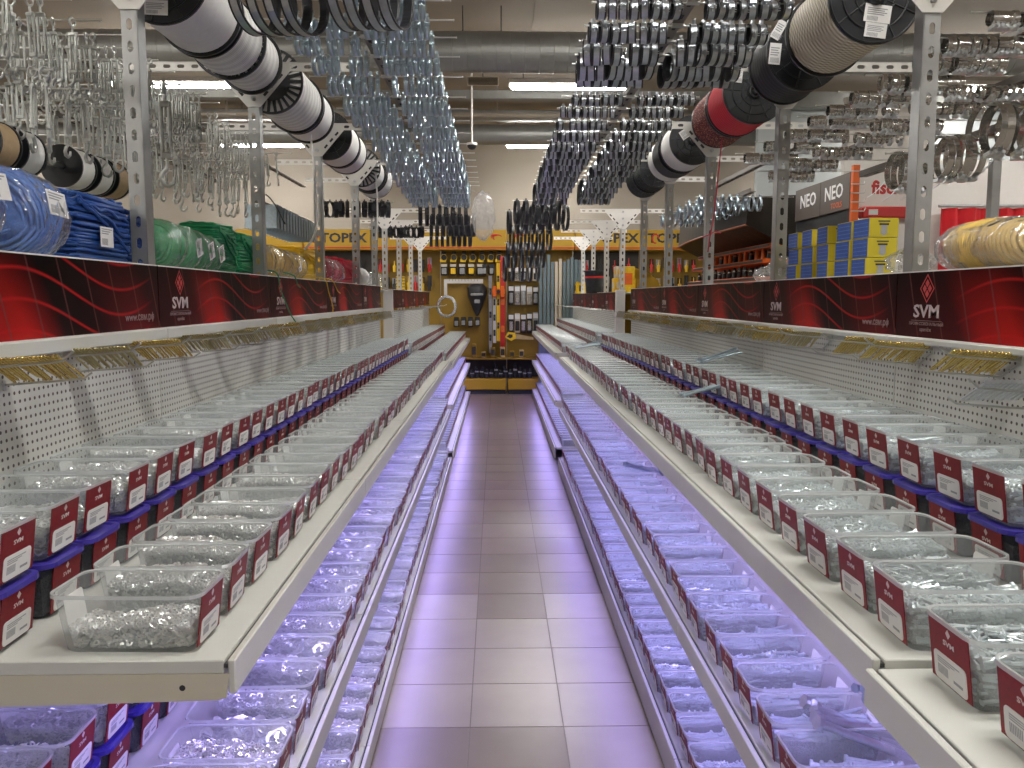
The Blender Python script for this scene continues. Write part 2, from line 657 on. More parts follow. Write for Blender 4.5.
mb = MB()
T = .336
X0, Y0 = -.099, 2.835
fr = random.Random(5)
special = {(0, -1): 'b', (-1, -1): 'b', (1, -1): 'a', (-2, -1): 'b', (0, 0): 'a', (-1, 0): 'a', (1, 0): 'a', (0, 1): 'a', (0, 2): 'a', (-1, 1): 'a', (-1, 2): 'a', (1, 1): 'a', (1, 2): 'a',
           (0, 3): 'b', (-1, 3): 'a', (1, 3): 'a', (-1, 4): 'c', (0, 4): 'b', (1, 4): 'b'}
idx = {'a': 0, 'b': 1, 'c': 2}
mats = [M['tile_a'], M['tile_b'], M['tile_c'], M['grout']]
mb.box(ROOM[0], ROOM[2], -.06, ROOM[1], ROOM[3], -.002, 3)
for i in range(-5, 7):
    for j in range(-12, 39):
        c = special.get((i, j))
        if c is None:
            c = 'a' if j < 3 else fr.choice('bccbcb')
        x, y = X0 + i * T, Y0 + j * T
        g = .0022
        mb.box(x + g, y + g, -.004, x + T - g, y + T - g, 0, idx[c])
ob('floor', mb.mesh('floor', mats), kind='structure', label='taupe tiled shop floor of square tiles')

mb = MB()
mb.box(ROOM[0], ROOM[2], CEIL, ROOM[1], ROOM[3], CEIL + .1)
for k in range(-9, 10, 3):
    mb.box(k + .4, ROOM[2], CEIL - .012, k + .41, ROOM[3], CEIL)
ob('ceiling', mb.mesh('ceiling', M['ceiling']), kind='structure', label='plain beige ceiling')
for nm, b, m in (('wall_far', (ROOM[0], 16.0, 0, ROOM[1], 16.15, CEIL), 'farwall'), ('wall_near', (ROOM[0], -6.15, 0, ROOM[1], -6.0, CEIL), 'farwall'),
                 ('wall_left', (-11.15, -6, 0, -11.0, 16, CEIL), 'farwall'), ('wall_right', (11.0, -6, 0, 11.15, 16, CEIL), 'wallgrey')):
    mb = MB()
    mb.box(*b)
    ob(nm, mb.mesh(nm, M[m]), kind='structure', label=nm.replace('_', ' ') + ' of the shop')

# ceiling beams and cable trays across the room
mb = MB()
for n, (y, z, w, h) in enumerate([(11.9, 4.28, .16, .12), (12.6, 4.18, .22, .06), (13.4, 4.3, .16, .16), (14.2, 4.22, .12, .07)]):
    mb = MB()
    mb.box(-10.9, y, z, 10.9, y + w, z + h, 0, .01)
    for x in range(-10, 11, 2):
        mb.box(x, y + w * .4, z + h, x + .02, y + w * .4 + .02, CEIL)
    ob('ceiling_beam', mb.mesh('ceiling_beam', M['ceiling' if n % 2 else 'duct']), kind='structure', label='%s ceiling beam running across the shop beyond the round duct' % nth(n))

# round spiral duct
mb = MB()
prof = []
x = -10.5
while x < 10.5:
    prof += [(.205, x), (.205, x + .142), (.209, x + .144), (.209, x + .148), (.205, x + .15)]
    x += .15
mb.lathe(prof, (0, 9.0, 4.08), (1, 0, 0), 48, 0, False, False)
d = ob('ventilation_duct', mb.mesh('duct', M['duct']), label='round spiral steel ventilation duct across the shop under the ceiling', cat='duct')
for x in (-6, -3, -.35, 0.05, 3, 6):
    h = MB()
    h.cyl((x, 9.0, 4.28), (x, 9.0, CEIL), .006, n=6)
    ob('ceiling_hanger', h.mesh('hanger', M['dark']), d)
mb = MB()
mb.lathe([(.15, -10.5), (.15, 10.5)], (0, 12.9, 3.98), (1, 0, 0), 20)
ob('ventilation_duct', mb.mesh('duct_small', M['duct']), label='thinner straight duct running parallel behind the spiral duct', cat='duct')

# ceiling lamps
M['lamp'] = EM('lamp_diffuser', (1.0, .98, .95), 94.0)
mb = MB()
mb.box(-.78, -.10, .0, .78, .10, .06, 0, .01)
lamp_body = mb.mesh('lamp_housing', M['whitesign'])
mb = MB()
mb.box(-.75, -.085, -.035, .75, .085, .0, 0, .015)
lamp_diff = mb.mesh('lamp_tube_cover', M['lamp'])
mb = MB()
for x in (-.6, .6):
    mb.cyl((x, 0, .06), (x, 0, .42), .004, n=6)
lamp_rod = mb.mesh('lamp_suspension', M['dark'])
k = 0
LAMPS = [(x, y) for y in (14.6, 10.55, 5.8, 1.0, -3.6) for x in (-8.6, -3.95, .93, 5.9)]
ylab = {14.6: 'last row by the far wall', 10.55: 'row beyond the round duct', 5.8: 'row above the middle of the aisle', 1.0: 'row above the near shelves', -3.6: 'row behind the viewer'}
xlab = {-8.6: 'far left', -3.95: 'left', .93: 'above the aisle', 5.9: 'right'}
for x, y in LAMPS:
    o = ob('ceiling_lamp', lamp_body, loc=(x, y, CEIL - .42), label='long white ceiling lamp, %s, %s' % (xlab[x], ylab[y]), cat='lamp', group='suspended strip lamps')
    ob('diffuser', lamp_diff, o)
    ob('suspension', lamp_rod, o)

# air grille and dome camera up by the duct
p = at(483, 81, 10.2)
mb = MB()
mb.box(-.19, 0, -.05, .19, .03, .05, 0, .008)
for i in range(6):
    mb.box(-.17, -.004, -.04 + i * .014, .17, .0, -.034 + i * .014, 1)
g_ = ob('air_grille', mb.mesh('air_grille', [M['beige'], M['darkbrown']]), loc=p, label='small beige air grille hanging below the spiral duct', cat='grille')
mb = MB()
mb.cyl((0, .015, .05), (0, .015, CEIL - p.z), .006, n=6)
ob('ceiling_hanger', mb.mesh('hanger2', M['dark']), g_)
p = at(472, 143, 11.2)
mb = MB()
mb.cyl((0, 0, 0), (0, 0, CEIL - p.z), .012, n=8)
mb.cyl((0, 0, -.03), (0, 0, .0), .07, n=20)
mb.lathe([(.065, -.03), (.058, -.055), (.035, -.08), (0, -.088)], (0, 0, 0), (0, 0, 1), 20, 1)
ob('ceiling_dome_camera', mb.mesh('dome_camera', [M['whitesign'], M['dark']]), loc=p, label='dark dome security camera hanging from the ceiling', cat='camera')

# ================================================================== gondolas
class G:
    pass


GL, GR = G(), G()
GL.s, GL.name, GL.xf, GL.xb, GL.z = -1, 'left', -.4175, -1.05, (.07, .517, .96)
GR.s, GR.name, GR.xf, GR.xb, GR.z = 1, 'right', .546, 1.18, (.11, .56, 1.01)
GL.bays = [0.02, 1.275, 2.595, 3.87, 5.165, 6.50, 7.53]
GR.bays = [-.10, 1.15, 2.43, 3.65, 4.85, 5.98, 7.30]
GL.far = [7.85, 9.12, 10.4, 11.7, 12.9]
GR.far = [7.80, 9.07, 10.35, 11.65, 12.9]
GL.ban, GR.ban = (1.441, 1.631), (1.424, 1.605)
GL.post, GR.post = -1.063, 1.205
GL.top, GR.top = 2.535, 2.485
LEV = ['bottom', 'middle', 'upper']
M['led'] = EM('purple_led', (.44, .36, 1.0), 25.0)


def shelf(g, lev, y0, y1, label, zoff=0.0, xoff=0.0, led=True):
    z = g.z[lev] + zoff
    xf, xb, s = g.xf - g.s * xoff, g.xb, g.s
    root = ob('steel_shelf', None, loc=(xf, y0, z), label=label, cat='shelf', group='%s gondola shelves' % g.name)
    L = y1 - y0 - .003
    D = abs(xb - xf)
    # local: front at x=0, going back along +x*s
    def bx(mb, xa, ya, za, xb_, yb, zb, mi=0, b=0.0):
        x0, x1 = sorted((xa * s, xb_ * s))
        mb.box(x0, ya, za, x1, yb, zb, mi, b)
    mb = MB()
    bx(mb, .018, 0, -.022, D, L, 0, 0, .0015)
    ob('panel', mb.mesh('panel', M['shelf']), root)
    mb = MB()
    hb = .056
    if lev == 0:
        hb = z - .004
    bx(mb, 0, 0, -hb, .012, L, .001, 0, .002)
    bx(mb, .012, 0, -.012, .018, L, -.006, 1)
    ob('price_rail', mb.mesh('price_rail', [M['shelf'], M['groove']]), root)
    for yy, nm in ((0, 0), (L - .004, 1)):
        if lev == 0:
            continue
        mb = MB()
        poly = [(.010 * s, -.022), (.016 * s, -.062), (.03 * s, -.066), (D * s, -.080), (D * s, -.022)]
        if s < 0:
            poly = poly[::-1]
        mb.prism(poly, yy, yy + .004)
        mb.cyl((.085 * s, yy - .0006, -.045), (.085 * s, yy + .0046, -.045), .005, n=10, mi=1)
        ob('bracket', mb.mesh('bracket', [M['cream'], M['hole']]), root)
    if led and lev > 0:
        mb = MB()
        a_, b_ = .016 * s, .046 * s
        vs = [(a_, .02, -.0225), (a_, .02, -.0545), (b_, .02, -.0225), (a_, L - .02, -.0225), (a_, L - .02, -.0545), (b_, L - .02, -.0225)]
        mb.add(vs, [(1, 4, 5, 2)], 0)
        mb.add(vs, [(0, 3, 4, 1), (0, 2, 5, 3), (0, 1, 2), (3, 5, 4)], 1)
        ob('led_strip', mb.mesh('led_strip', [M['led'], M['shelf']]), root)
    return root


bay_word = ['near', 'second', 'third', 'fourth', 'fifth', 'sixth', 'last']
for g in (GL, GR):
    for i in range(len(g.bays) - 1):
        y0, y1 = g.bays[i], g.bays[i + 1]
        for lev in range(3):
            if g is GL and lev == 2 and i == 0:
                continue
            zo, xo = (0, 0)
            if g is GR and lev == 2 and i == 0:
                zo, xo = -.012, .012
            shelf(g, lev, y0, y1, 'white steel %s shelf of the %s bay, %s gondola' % (LEV[lev], nth(i), g.name), zo, xo)
        mb = MB()
        x = g.xb
        mb.box(-.012 if g.s < 0 else 0, 0, 0, 0 if g.s < 0 else .012, y1 - y0 - .004, 1.375, 0)
        ob('pegboard_panel', mb.mesh('pegboard', M['peg']), loc=(x, y0 + .002, .03), label='white perforated back panel of the %s bay, %s gondola' % (nth(i), g.name), cat='back panel', group='%s perforated panels' % g.name)
        mb = MB()
        w = .03
        mb.box(min(0, -g.s * w), 0, 0, max(0, -g.s * w), y1 - y0 - .002, g.ban[0] - 1.4055, 0, .004)
        mb.box(min(0, g.s * .03), 0, 0, max(0, g.s * .03), y1 - y0 - .002, .02, 0)
        ob('header_rail', mb.mesh('header_rail', M['shelf']), loc=(x, y0 + .001, 1.405), label='white steel rail below the banner of the %s bay, %s gondola' % (nth(i), g.name), cat='rail', group='%s header rails' % g.name)
        # cover plate the goods stand on
        mb = MB()
        mb.box(min(.0, g.s * .34), 0, -.012, max(.0, g.s * .34), y1 - y0 - .003, 0, 0, .002)
        ob('top_shelf', mb.mesh('top_plate', M['shelf']), loc=(g.xb + g.s * .005, y0, g.ban[1] - .006), label='white top shelf behind the banner of the %s bay, %s gondola' % (nth(i), g.name), cat='shelf', group='%s top shelves' % g.name)
    for i in range(len(g.far) - 1):
        y0, y1 = g.far[i], g.far[i + 1]
        for lev in range(3):
            shelf(g, lev, y0, y1, 'white steel %s shelf, %s bay of the distant %s gondola' % (LEV[lev], nth(i), g.name), -.05 if (g is GL and lev == 2) else 0)
        mb = MB()
        mb.box(-.006, 0, 0, .006, y1 - y0 - .004, 1.36, 0)
        ob('pegboard_panel', mb.mesh('pegboard', M['peg']), loc=(g.xb + g.s * .006, y0 + .002, .03), label='white back panel, %s bay of the distant %s gondola' % (nth(i), g.name), cat='back panel', group='%s perforated panels' % g.name)
    for i in range(len(g.far) - 1):
        mb = MB()
        mb.box(min(.0, g.s * .34), 0, -.012, max(.0, g.s * .34), g.far[i + 1] - g.far[i] - .003, 0, 0, .002)
        ob('top_shelf', mb.mesh('top_plate', M['shelf']), loc=(g.xb + g.s * .005, g.far[i], g.ban[1] - .026), label='white top shelf, %s bay of the distant %s gondola' % (nth(i), g.name), cat='shelf', group='%s top shelves' % g.name)
    # white box column between the two gondolas
    mb = MB()
    xx = -.985 if g.s < 0 else 1.125
    mb.box(-.042, 0, 0, .042, .06, 1.60, 0, .003)
    ob('end_upright', mb.mesh('end_upright', M['whitesign']), loc=(xx, 7.56, 0), label='white boxed upright between near and distant %s gondola' % g.name, cat='upright')


# banners -----------------------------------------------------------
def diamond(mb, o, right, up, w, h, t, mi):
    F = frame_mat(o, right, up)
    pts = []
    for k in (1, .86):
        pts += [(0, -h / 2 * k), (w / 2 * k, 0), (0, h / 2 * k), (-w / 2 * k, 0)]
    mb.add([F @ Vector((x, y, t)) for x, y in pts], [(i, (i + 1) % 4, 4 + (i + 1) % 4, 4 + i) for i in range(4)], mi)
    q = .5
    for cx, cy in ((0, .31), (0, -.31), (.31, 0), (-.31, 0)):
        a = .25
        mb.add([F @ Vector(((cx + dx * a) * w / 2 * 1.15, (cy + dy * a) * h / 2 * 1.15, t)) for dx, dy in ((0, -1), (1, 0), (0, 1), (-1, 0))], [(0, 1, 2, 3)], mi)


M['banner_ink'] = PM('pale_print', (.60, .50, .50), .4, 0, .03)
M['banner_grey'] = PM('dim_print', (.26, .17, .17), .4, 0, .03)
M['banner_red'] = PM('bright_red_print', (.55, .06, .06), .4, 0, .08)


def banner(g, y0, y1, label, dim=False):
    L = y1 - y0 - .006
    z0, z1 = g.ban
    H = z1 - z0
    # local X = reading direction, local Z up, front face at local y=0
    mb = MB()
    mb.box(0, 0, 0, 1.25, .008, .185)
    if g.s < 0:   # seen looking -X: reading direction +Y
        Mx = Matrix(((0, -1, 0, 0), (1, 0, 0, 0), (0, 0, 1, 0), (0, 0, 0, 1)))
        Mx.translation = Vector((g.xb + .006, y0 + .003, z0))
    else:
        Mx = Matrix(((0, 1, 0, 0), (-1, 0, 0, 0), (0, 0, 1, 0), (0, 0, 0, 1)))
        Mx.translation = Vector((g.xb - .006, y1 - .003, z0))
    S = Matrix.Diagonal((L / 1.25, 1, H / .185, 1))
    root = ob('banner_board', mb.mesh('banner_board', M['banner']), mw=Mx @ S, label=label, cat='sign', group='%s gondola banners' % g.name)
    R, U = (1, 0, 0), (0, 0, 1)
    lm = MB()
    y = -.0012
    diamond(lm, (.168, y, .137), R, U, .075, .082, 0, 2)
    text_faces(lm, 'SVM', .050, (.168, y, .072), R, U, 0, .02, 1.48)
    lm.box(.088, y, .0465, .248, y + .0004, .048, 1)
    text_faces(lm, 'ПРОФЕССИОНАЛЬНЫЙ', .0125, (.168, y, .038), R, U, 1, 0, 1.22)
    text_faces(lm, 'крепёж', .015, (.168, y, .022), R, U, 1, 0, 1.1)
    ob('logo', lm.mesh('logo', [M['banner_ink'], M['banner_grey'], M['banner_red']]), root)
    lm = MB()
    text_faces(lm, 'www.свм.рф', .030, (1.12, y, .035), R, U, 0, .01, 1.08)
    ob('web_address', lm.mesh('web_address', [M['banner_grey']]), root)
    edge = MB()
    edge.box(0, -.0005, .1835, 1.25, .0085, .187)
    ob('edge_strip', edge.mesh('edge_strip', M['whitesign']), root)
    return root


for g in (GL, GR):
    for i in range(len(g.bays) - 1):
        banner(g, g.bays[i], g.bays[i + 1], 'red and black printed banner board, %s bay, top of %s gondola' % (nth(i), g.name))
    for i in range(len(g.far) - 1):
        r = banner(g, g.far[i], g.far[i + 1], 'dark banner board, %s bay of distant %s gondola' % (nth(i), g.name))
        r.location.z -= .02

# slotted uprights with gussets and cross arms ----------------------
M['bolt'] = PM('bolt_steel', (.5, .5, .5), .3, .9)


def upright(g, y, label, arm_in=.44, arm_out=.62, galv='galv', gl='galvl', ztop=None):
    s = g.s
    zt = ztop or g.top
    root = ob('slotted_upright', None, loc=(g.post, y, 0), label=label, cat='upright', group='slotted angle uprights')
    mb = MB()
    mb.M = Matrix.Translation((s * .024, 0, 0))
    slotted(mb, zt - .10, .048, .003)
    mb.M = None
    mb.box(-s * .0 - .0015, 0, 0, .0015, .052, zt - .10)
    ob('post', mb.mesh('post', M[galv]), root)
    mb = MB()
    za = zt - .155
    pl = [(-.030, za), (.030, za), (.165, za + .155), (.165, za + .19), (-.165, za + .19), (-.165, za + .155)]
    mb.prism([(a + s * .02, b) for a, b in pl], -.006, -.002)
    for sx in (-1, 1):
        for k in range(3):
            cx, cz = s * .02 + sx * (.055 + .033 * k), za + .058 + .037 * k
            mb.M = Matrix.Translation((cx, -.0065, cz)) @ Matrix.Rotation(sx * rad(42), 4, 'Y')
            mb.box(-.006, 0, -.013, .006, .001, .013, 1, 0)
            mb.M = None
    gm = ob('gusset_plate', mb.mesh('gusset_plate', [M[gl], M['hole']]), root)
    for cx, cz in ((s * .02, za + .035), (s * .02, za + .10), (s * .02, za + .165)):
        b = MB()
        b.cyl((cx, -.014, cz), (cx, -.006, cz), .011, n=6, smooth=False)
        b.cyl((cx, -.020, cz), (cx, -.014, cz), .005, n=8)
        ob('bolt', b.mesh('bolt', M['bolt']), gm)
    mb = MB()
    a0, a1 = -s * arm_in, s * arm_out
    if a0 > a1:
        a0, a1 = a1, a0
    # arm along X, slots towards the camera
    mb.M = Matrix.Translation((a0, .0, za + .175)) @ Matrix.Rotation(PI / 2, 4, 'Y')
    slotted(mb, a1 - a0, .040, .003)
    mb.M = None
    mb.box(a0, 0, za + .193, a1, .04, za + .196)
    ob('cross_arm', mb.mesh('cross_arm', M[gl]), root)
    return root


GL.posts = [2.575, 3.84, 5.15, 6.48, 7.46]
GR.posts = [2.41, 3.61, 4.82, 5.96, 6.98]
for g in (GL, GR):
    for i, y in enumerate(g.posts):
        upright(g, y, 'slotted steel upright with triangular gusset, %s along the %s gondola' % (nth(i), g.name))
    for i, y in enumerate((8.3, 9.5, 10.8, 12.1)):
        r = upright(g, y, 'pale slotted upright, %s of the distant %s gondola' % (nth(i), g.name), .40, .45, 'galvl', 'whitesign', 2.36)
        r.location.x += g.s * .02
GL.near_post = upright(GL, 1.27, 'slotted steel upright nearest the viewer on the left gondola')
GR.near_post = upright(GR, 1.15, 'slotted steel upright nearest the viewer on the right gondola')

# ------------------------------------------------------------------ rope spools
def spool(g, y0, y1, R, wind, label, front='solid', rear='solid', fill=.88, stick=None, fm='flange', bulge=0.0, rope_hang=None):
    x = -1.05 if g.s < 0 else 1.2
    z = g.top
    L = y1 - y0
    root = ob('hanging_rope_spool', None, loc=(x, y0, z), label=label, cat='rope spool', group='rope spools on the %s gondola' % g.name)
    r = R * fill
    mb = MB()
    n = max(6, int(L / .012))
    prof = [(.02, .012)]
    for i in range(n):
        h = .012 + (L - .024) * i / n
        st = (L - .024) / n
        rr = r + bulge * math.sin(PI * (i + .5) / n)
        prof += [(rr - .002, h), (rr + .001, h + st * .5)]
    prof += [(r - .002, L - .012), (.02, L - .012)]
    mb.lathe(prof, (0, 0, 0), (0, 1, 0), 40)
    ob('rope_winding', mb.mesh('rope_winding', M[wind]), root)
    for nm, h, st, sg in (('flange', 0.0, front, -1), ('flange', L, rear, 1)):
        mb = MB()
        a, b = (h, h + .010) if sg < 0 else (h - .010, h)
        face = a if sg < 0 else b
        if st == 'spoked':
            mb.lathe([(R, a), (R, b), (R * .93, b), (R * .93, a)], (0, 0, 0), (0, 1, 0), 56, 0, True, False)
            mb.lathe([(R * .58, a), (R * .58, b), (.02, b), (.02, a)], (0, 0, 0), (0, 1, 0), 40, 0, True, False)
            for k in range(26):
                t = 2 * PI * k / 26
                c, s_ = math.cos(t), math.sin(t)
                wd = .0065
                px, pz = -s_ * wd, c * wd
                p0, p1 = R * .57, R * .94
                vs = []
                for yy in (a, b):
                    vs += [(c * p0 + px, yy, s_ * p0 + pz), (c * p0 - px, yy, s_ * p0 - pz), (c * p1 - px, yy, s_ * p1 - pz), (c * p1 + px, yy, s_ * p1 + pz)]
                mb.add(vs, [(0, 1, 2, 3), (7, 6, 5, 4), (0, 4, 5, 1), (1, 5, 6, 2), (2, 6, 7, 3), (3, 7, 4, 0)], 0)
        else:
            mb.lathe([(R, a), (R, b), (.02, b), (.02, a)], (0, 0, 0), (0, 1, 0), 48, 0, True, False)
            for rr in (R * .985, R * .72, R * .45, .04):
                mb.lathe([(rr, face), (rr, face + sg * .004), (rr - .005, face + sg * .004), (rr - .005, face)], (0, 0, 0), (0, 1, 0), 48, 0, True)
            for k in range(9):
                t = 2 * PI * k / 9 + .3
                c, s_ = math.cos(t), math.sin(t)
                mb.tube([(c * .04, face + sg * .001, s_ * .04), (c * R * .97, face + sg * .001, s_ * R * .97)], .0028, 5)
        ob(nm, mb.mesh('flange', M[fm]), root)
    mb = MB()
    mb.lathe([(.032, -.012), (.032, .004), (.018, .004), (.018, -.012)], (0, 0, 0), (0, 1, 0), 24, 0, True)
    ob('hub', mb.mesh('hub', M['flange']), root)
    for (dx, dz, w, h, tilt) in (stick or []):
        mb = MB()
        mb.M = Matrix.Translation((dx * R, -.006, dz * R)) @ Matrix.Rotation(tilt, 4, 'Y')
        mb.box(-w / 2, 0, -h / 2, w / 2, .001, h / 2, 0)
        for q in range(4):
            mb.box(-w * .4, -.0004, h * (.3 - .11 * q), w * (.35 - .1 * (q % 2)), 0, h * (.25 - .11 * q), 1)
        for q in range(9):
            mb.box(-w * .38 + q * .004, -.0004, -h * .42, -w * .38 + q * .004 + .002, 0, -h * .18, 1)
        mb.M = None
        ob('paper_label', mb.mesh('paper_label', [M['sticker'], M['grey_ink']]), root)
    return root


R_ = .150
spool(GL, 2.73, 3.08, R_, 'white', 'large white cord spool with black end and paper label, first on left', 'solid', 'solid', .93, [(-.10, -.66, .075, .045, .04)])
spool(GL, 3.10, 3.40, R_, 'white_cord', 'white wound cord spool with spoked black flange, second on left', 'spoked', 'spoked', .90)
spool(GL, 3.43, 3.70, R_ * .9, 'white_cord', 'white cord spool behind the second left gusset, third on left', 'spoked', 'solid', .90)
spool(GL, 4.01, 4.48, R_, 'white_cord', 'white cord spool with spoked flange over the second left upright', 'spoked', 'spoked', .92)
spool(GL, 4.51, 4.78, R_ * .98, 'white', 'white cord spool with black rim, fifth on left', 'solid', 'solid', .92)
spool(GL, 5.32, 5.65, R_, 'white', 'black ended spool wound with white cord, sixth on left', 'solid', 'solid', .94)
spool(GL, 5.68, 5.96, R_ * .98, 'white', 'black and white striped cord spool, seventh on left', 'solid', 'solid', .95)
spool(GL, 6.60, 6.95, R_, 'white', 'white cord spool with slotted black flange, eighth on left', 'spoked', 'solid', .88)
spool(GL, 7.00, 7.35, R_ * 1.02, 'white', 'white cord spool farthest along the left gondola', 'solid', 'solid', .97)
spool(GR, 2.72, 3.12, R_, 'cream_rope', 'large cream twisted rope spool with two paper labels, first on right', 'solid', 'solid', .93, [(.05, -.38, .085, .055, .12), (.02, -.72, .07, .045, .12)])
spool(GR, 3.32, 3.56, R_ * 1.0, 'black_cord', 'black spool with two paper labels and orange cord edge, second on right', 'solid', 'solid', .96, [(-.72, .52, .035, .075, .5), (-.8, -.08, .045, .08, .08)])
spool(GR, 3.95, 4.26, R_, 'red_cord', 'bright red cord spool with black end and paper label', 'solid', 'solid', .97, [(-.55, .45, .04, .06, .1)])
spool(GR, 4.30, 4.60, R_ * .97, 'red_braid', 'red and yellow speckled rope spool behind the red cord', 'solid', 'solid', .98)
spool(GR, 5.15, 5.44, R_, 'white', 'white cord spool with black end and tilted paper label', 'solid', 'solid', .98, [(-.35, .25, .07, .055, -.6)])
spool(GR, 5.52, 5.72, R_, 'black_cord', 'black and white cord spool, fifth on right', 'solid', 'solid', 1.0, None)
spool(GR, 5.73, 5.92, R_ * .96, 'white', 'white cord spool behind the black one on right', 'solid', 'solid', 1.0)
spool(GR, 6.30, 6.55, R_ * .9, 'dark_rope', 'dark green speckled rope spool above the fourth right upright', 'solid', 'solid', .97)
spool(GR, 6.60, 6.90, R_ * .95, 'dark_rope', 'dark speckled rope spool farthest along the right gondola', 'solid', 'solid', 1.0)
for g in (GL, GR):
    x = -1.05 if g.s < 0 else 1.2
    ends = [g.near_post.location.y] + g.posts
    for i in range(len(ends) - 1):
        mb = MB()
        mb.cyl((0, 0, 0), (0, ends[i + 1] - ends[i] - .01, 0), .012, n=10)
        ob('axle_pipe', mb.mesh('axle_pipe', M['wire']), loc=(x, ends[i] + .004, g.top), label='thin steel pipe carrying spools in the %s span, %s gondola' % (nth(i), g.name), cat='pipe', group='spool axle pipes')

# small tan and white spools of the next aisle, seen below the turnbuckles
for k, (y, m, w) in enumerate([(2.48, 'brown', .11), (2.62, 'white', .11), (2.95, 'white', .11), (3.09, 'white', .11), (3.23, 'brown', .11)]):
    root = ob('hanging_small_spool', None, loc=(-1.50, y, 1.985), label='small %s rope spool below the turnbuckles, %s in its row' % ('tan' if m == 'brown' else 'white', nth(k)), cat='rope spool', group='small spools behind the left gondola')
    mb = MB()
    prof = [(.02, .006)]
    for i in range(10):
        prof += [(.066, .008 + .0094 * i), (.070, .008 + .0094 * (i + .5))]
    prof += [(.02, .102)]
    mb.lathe(prof, (0, 0, 0), (0, 1, 0), 28)
    ob('rope_winding', mb.mesh('winding', M[m]), root)
    for h in (0, .102):
        mb = MB()
        mb.lathe([(.073, h), (.073, h + .007), (.012, h + .007), (.012, h)], (0, 0, 0), (0, 1, 0), 36, 0, True, False)
        ob('flange', mb.mesh('flange', M['flange']), root)
mb = MB()
mb.cyl((0, 0, 0), (0, 1.3, 0), .010, n=10)
ob('axle_pipe', mb.mesh('axle_pipe', M['wire']), loc=(-1.50, 2.35, 1.985), label='steel pipe through the small tan and white spools', cat='pipe', group='spool axle pipes')
# ================================================================== hanging hardware
def rail(x, y0, y1, z, label):
    mb = MB()
    mb.box(-.02, 0, 0, .02, y1 - y0, .006, 0, .001)
    mb.box(-.02, 0, .006, -.017, y1 - y0, .03)
    for k in range(int((y1 - y0) / .12)):
        mb.box(-.006, .05 + k * .12, -.0006, .006, .09 + k * .12, 0, 1)
    ob('hanging_rail', mb.mesh('hanging_rail', [M['darkrail'], M['hole']]), loc=(x, y0, z), label=label, cat='rail', group='overhead hanging rails')


M['darkrail'] = PM('brown_grey_steel', (.20, .18, .16), .45, .5, .1)
RAILS = {'L': (-.50, 2.535), 'R': (.635, 2.485), 'LO': (-1.68, 2.48), 'RO': (1.83, 2.435)}
rail(-.50, 1.3, 12.3, 2.54, 'long brown steel rail overhead, aisle side of left gondola')
rail(.635, 1.2, 12.3, 2.49, 'long brown steel rail overhead, aisle side of right gondola')
rail(-1.68, 1.3, 7.4, 2.485, 'long steel rail overhead, far side of left gondola')
rail(1.83, 1.2, 7.1, 2.44, 'long steel rail overhead, far side of right gondola')

_rods = {}


def rod(x, y, z, half, label, group, side=0):
    """side 0: both ways, else only towards that sign."""
    key = (half, side)
    if key not in _rods:
        mb = MB()
        a = -half if side <= 0 else 0
        b = half if side >= 0 else 0
        mb.cyl((a, 0, 0), (b, 0, 0), .0032, n=8)
        mb.box(-.022, -.012, -.004, .022, .012, .006, 0, .001)
        if side <= 0:
            mb.cyl((a - .003, 0, 0), (a, 0, 0), .0045, n=8)
        if side >= 0:
            mb.cyl((b, 0, 0), (b + .003, 0, 0), .0045, n=8)
        _rods[key] = mb.mesh('peg_rod', M['wire'])
    return ob('hanging_rod', _rods[key], loc=(x, y, z - .006), label=label, cat='hook', group=group)


# ---- pipe clamps: local ring axis X, origin where the rod carries it (inside top)
def clamp_meshes(R, w, liner):
    mb = MB()
    c = (0, 0, -R + .004)
    mb.band(c, (1, 0, 0), R, w, .0025, 36, smooth=not liner)
    for sy in (-1, 1):
        y = sy * (R + .009)
        mb.box(-w / 2, min(y - .010, y + .010), c[2] - .0045, w / 2, max(y - .010, y + .010), c[2] - .002)
        mb.box(-w / 2, min(y - .010, y + .010), c[2] + .002, w / 2, max(y - .010, y + .010), c[2] + .0045)
        mb.cyl((0, y, c[2] - .014), (0, y, c[2] + .012), .0028, n=8)
        mb.cyl((0, y, c[2] + .0045), (0, y, c[2] + .010), .0055, n=6, smooth=False)
    mb.cyl((0, 0, .003), (0, 0, .019), .0072, n=6, smooth=False)
    steel = mb
    lb = None
    if liner:
        lb = MB()
        lb.lathe([(R - .002, -w / 2 - .006), (R + .001, -w / 2 - .006), (R + .001, -w / 2), (R - .0025, -w / 2), (R - .0025, w / 2), (R + .001, w / 2), (R + .001, w / 2 + .006), (R - .002, w / 2 + .006), (R - .007, w / 2), (R - .007, -w / 2)], c, (1, 0, 0), 36, 0, True, False)
    return steel, lb


cl_cache = {}


def pipe_clamp(name, R, w, liner, mat, loc, roll, yaw, label, group, cat='pipe clamp'):
    key = (name, R, w, liner, mat)
    if key not in cl_cache:
        a, b = clamp_meshes(R, w, liner)
        cl_cache[key] = (a.mesh(name, M[mat]), b.mesh('rubber_liner', M['rubber']) if b else None)
    a, b = cl_cache[key]
    o = ob(name, a, loc=loc, rot=(roll, 0, yaw), label=label, cat=cat, group=group)
    if b:
        ob('rubber_liner', b, o)
    return o


hr = random.Random(21)
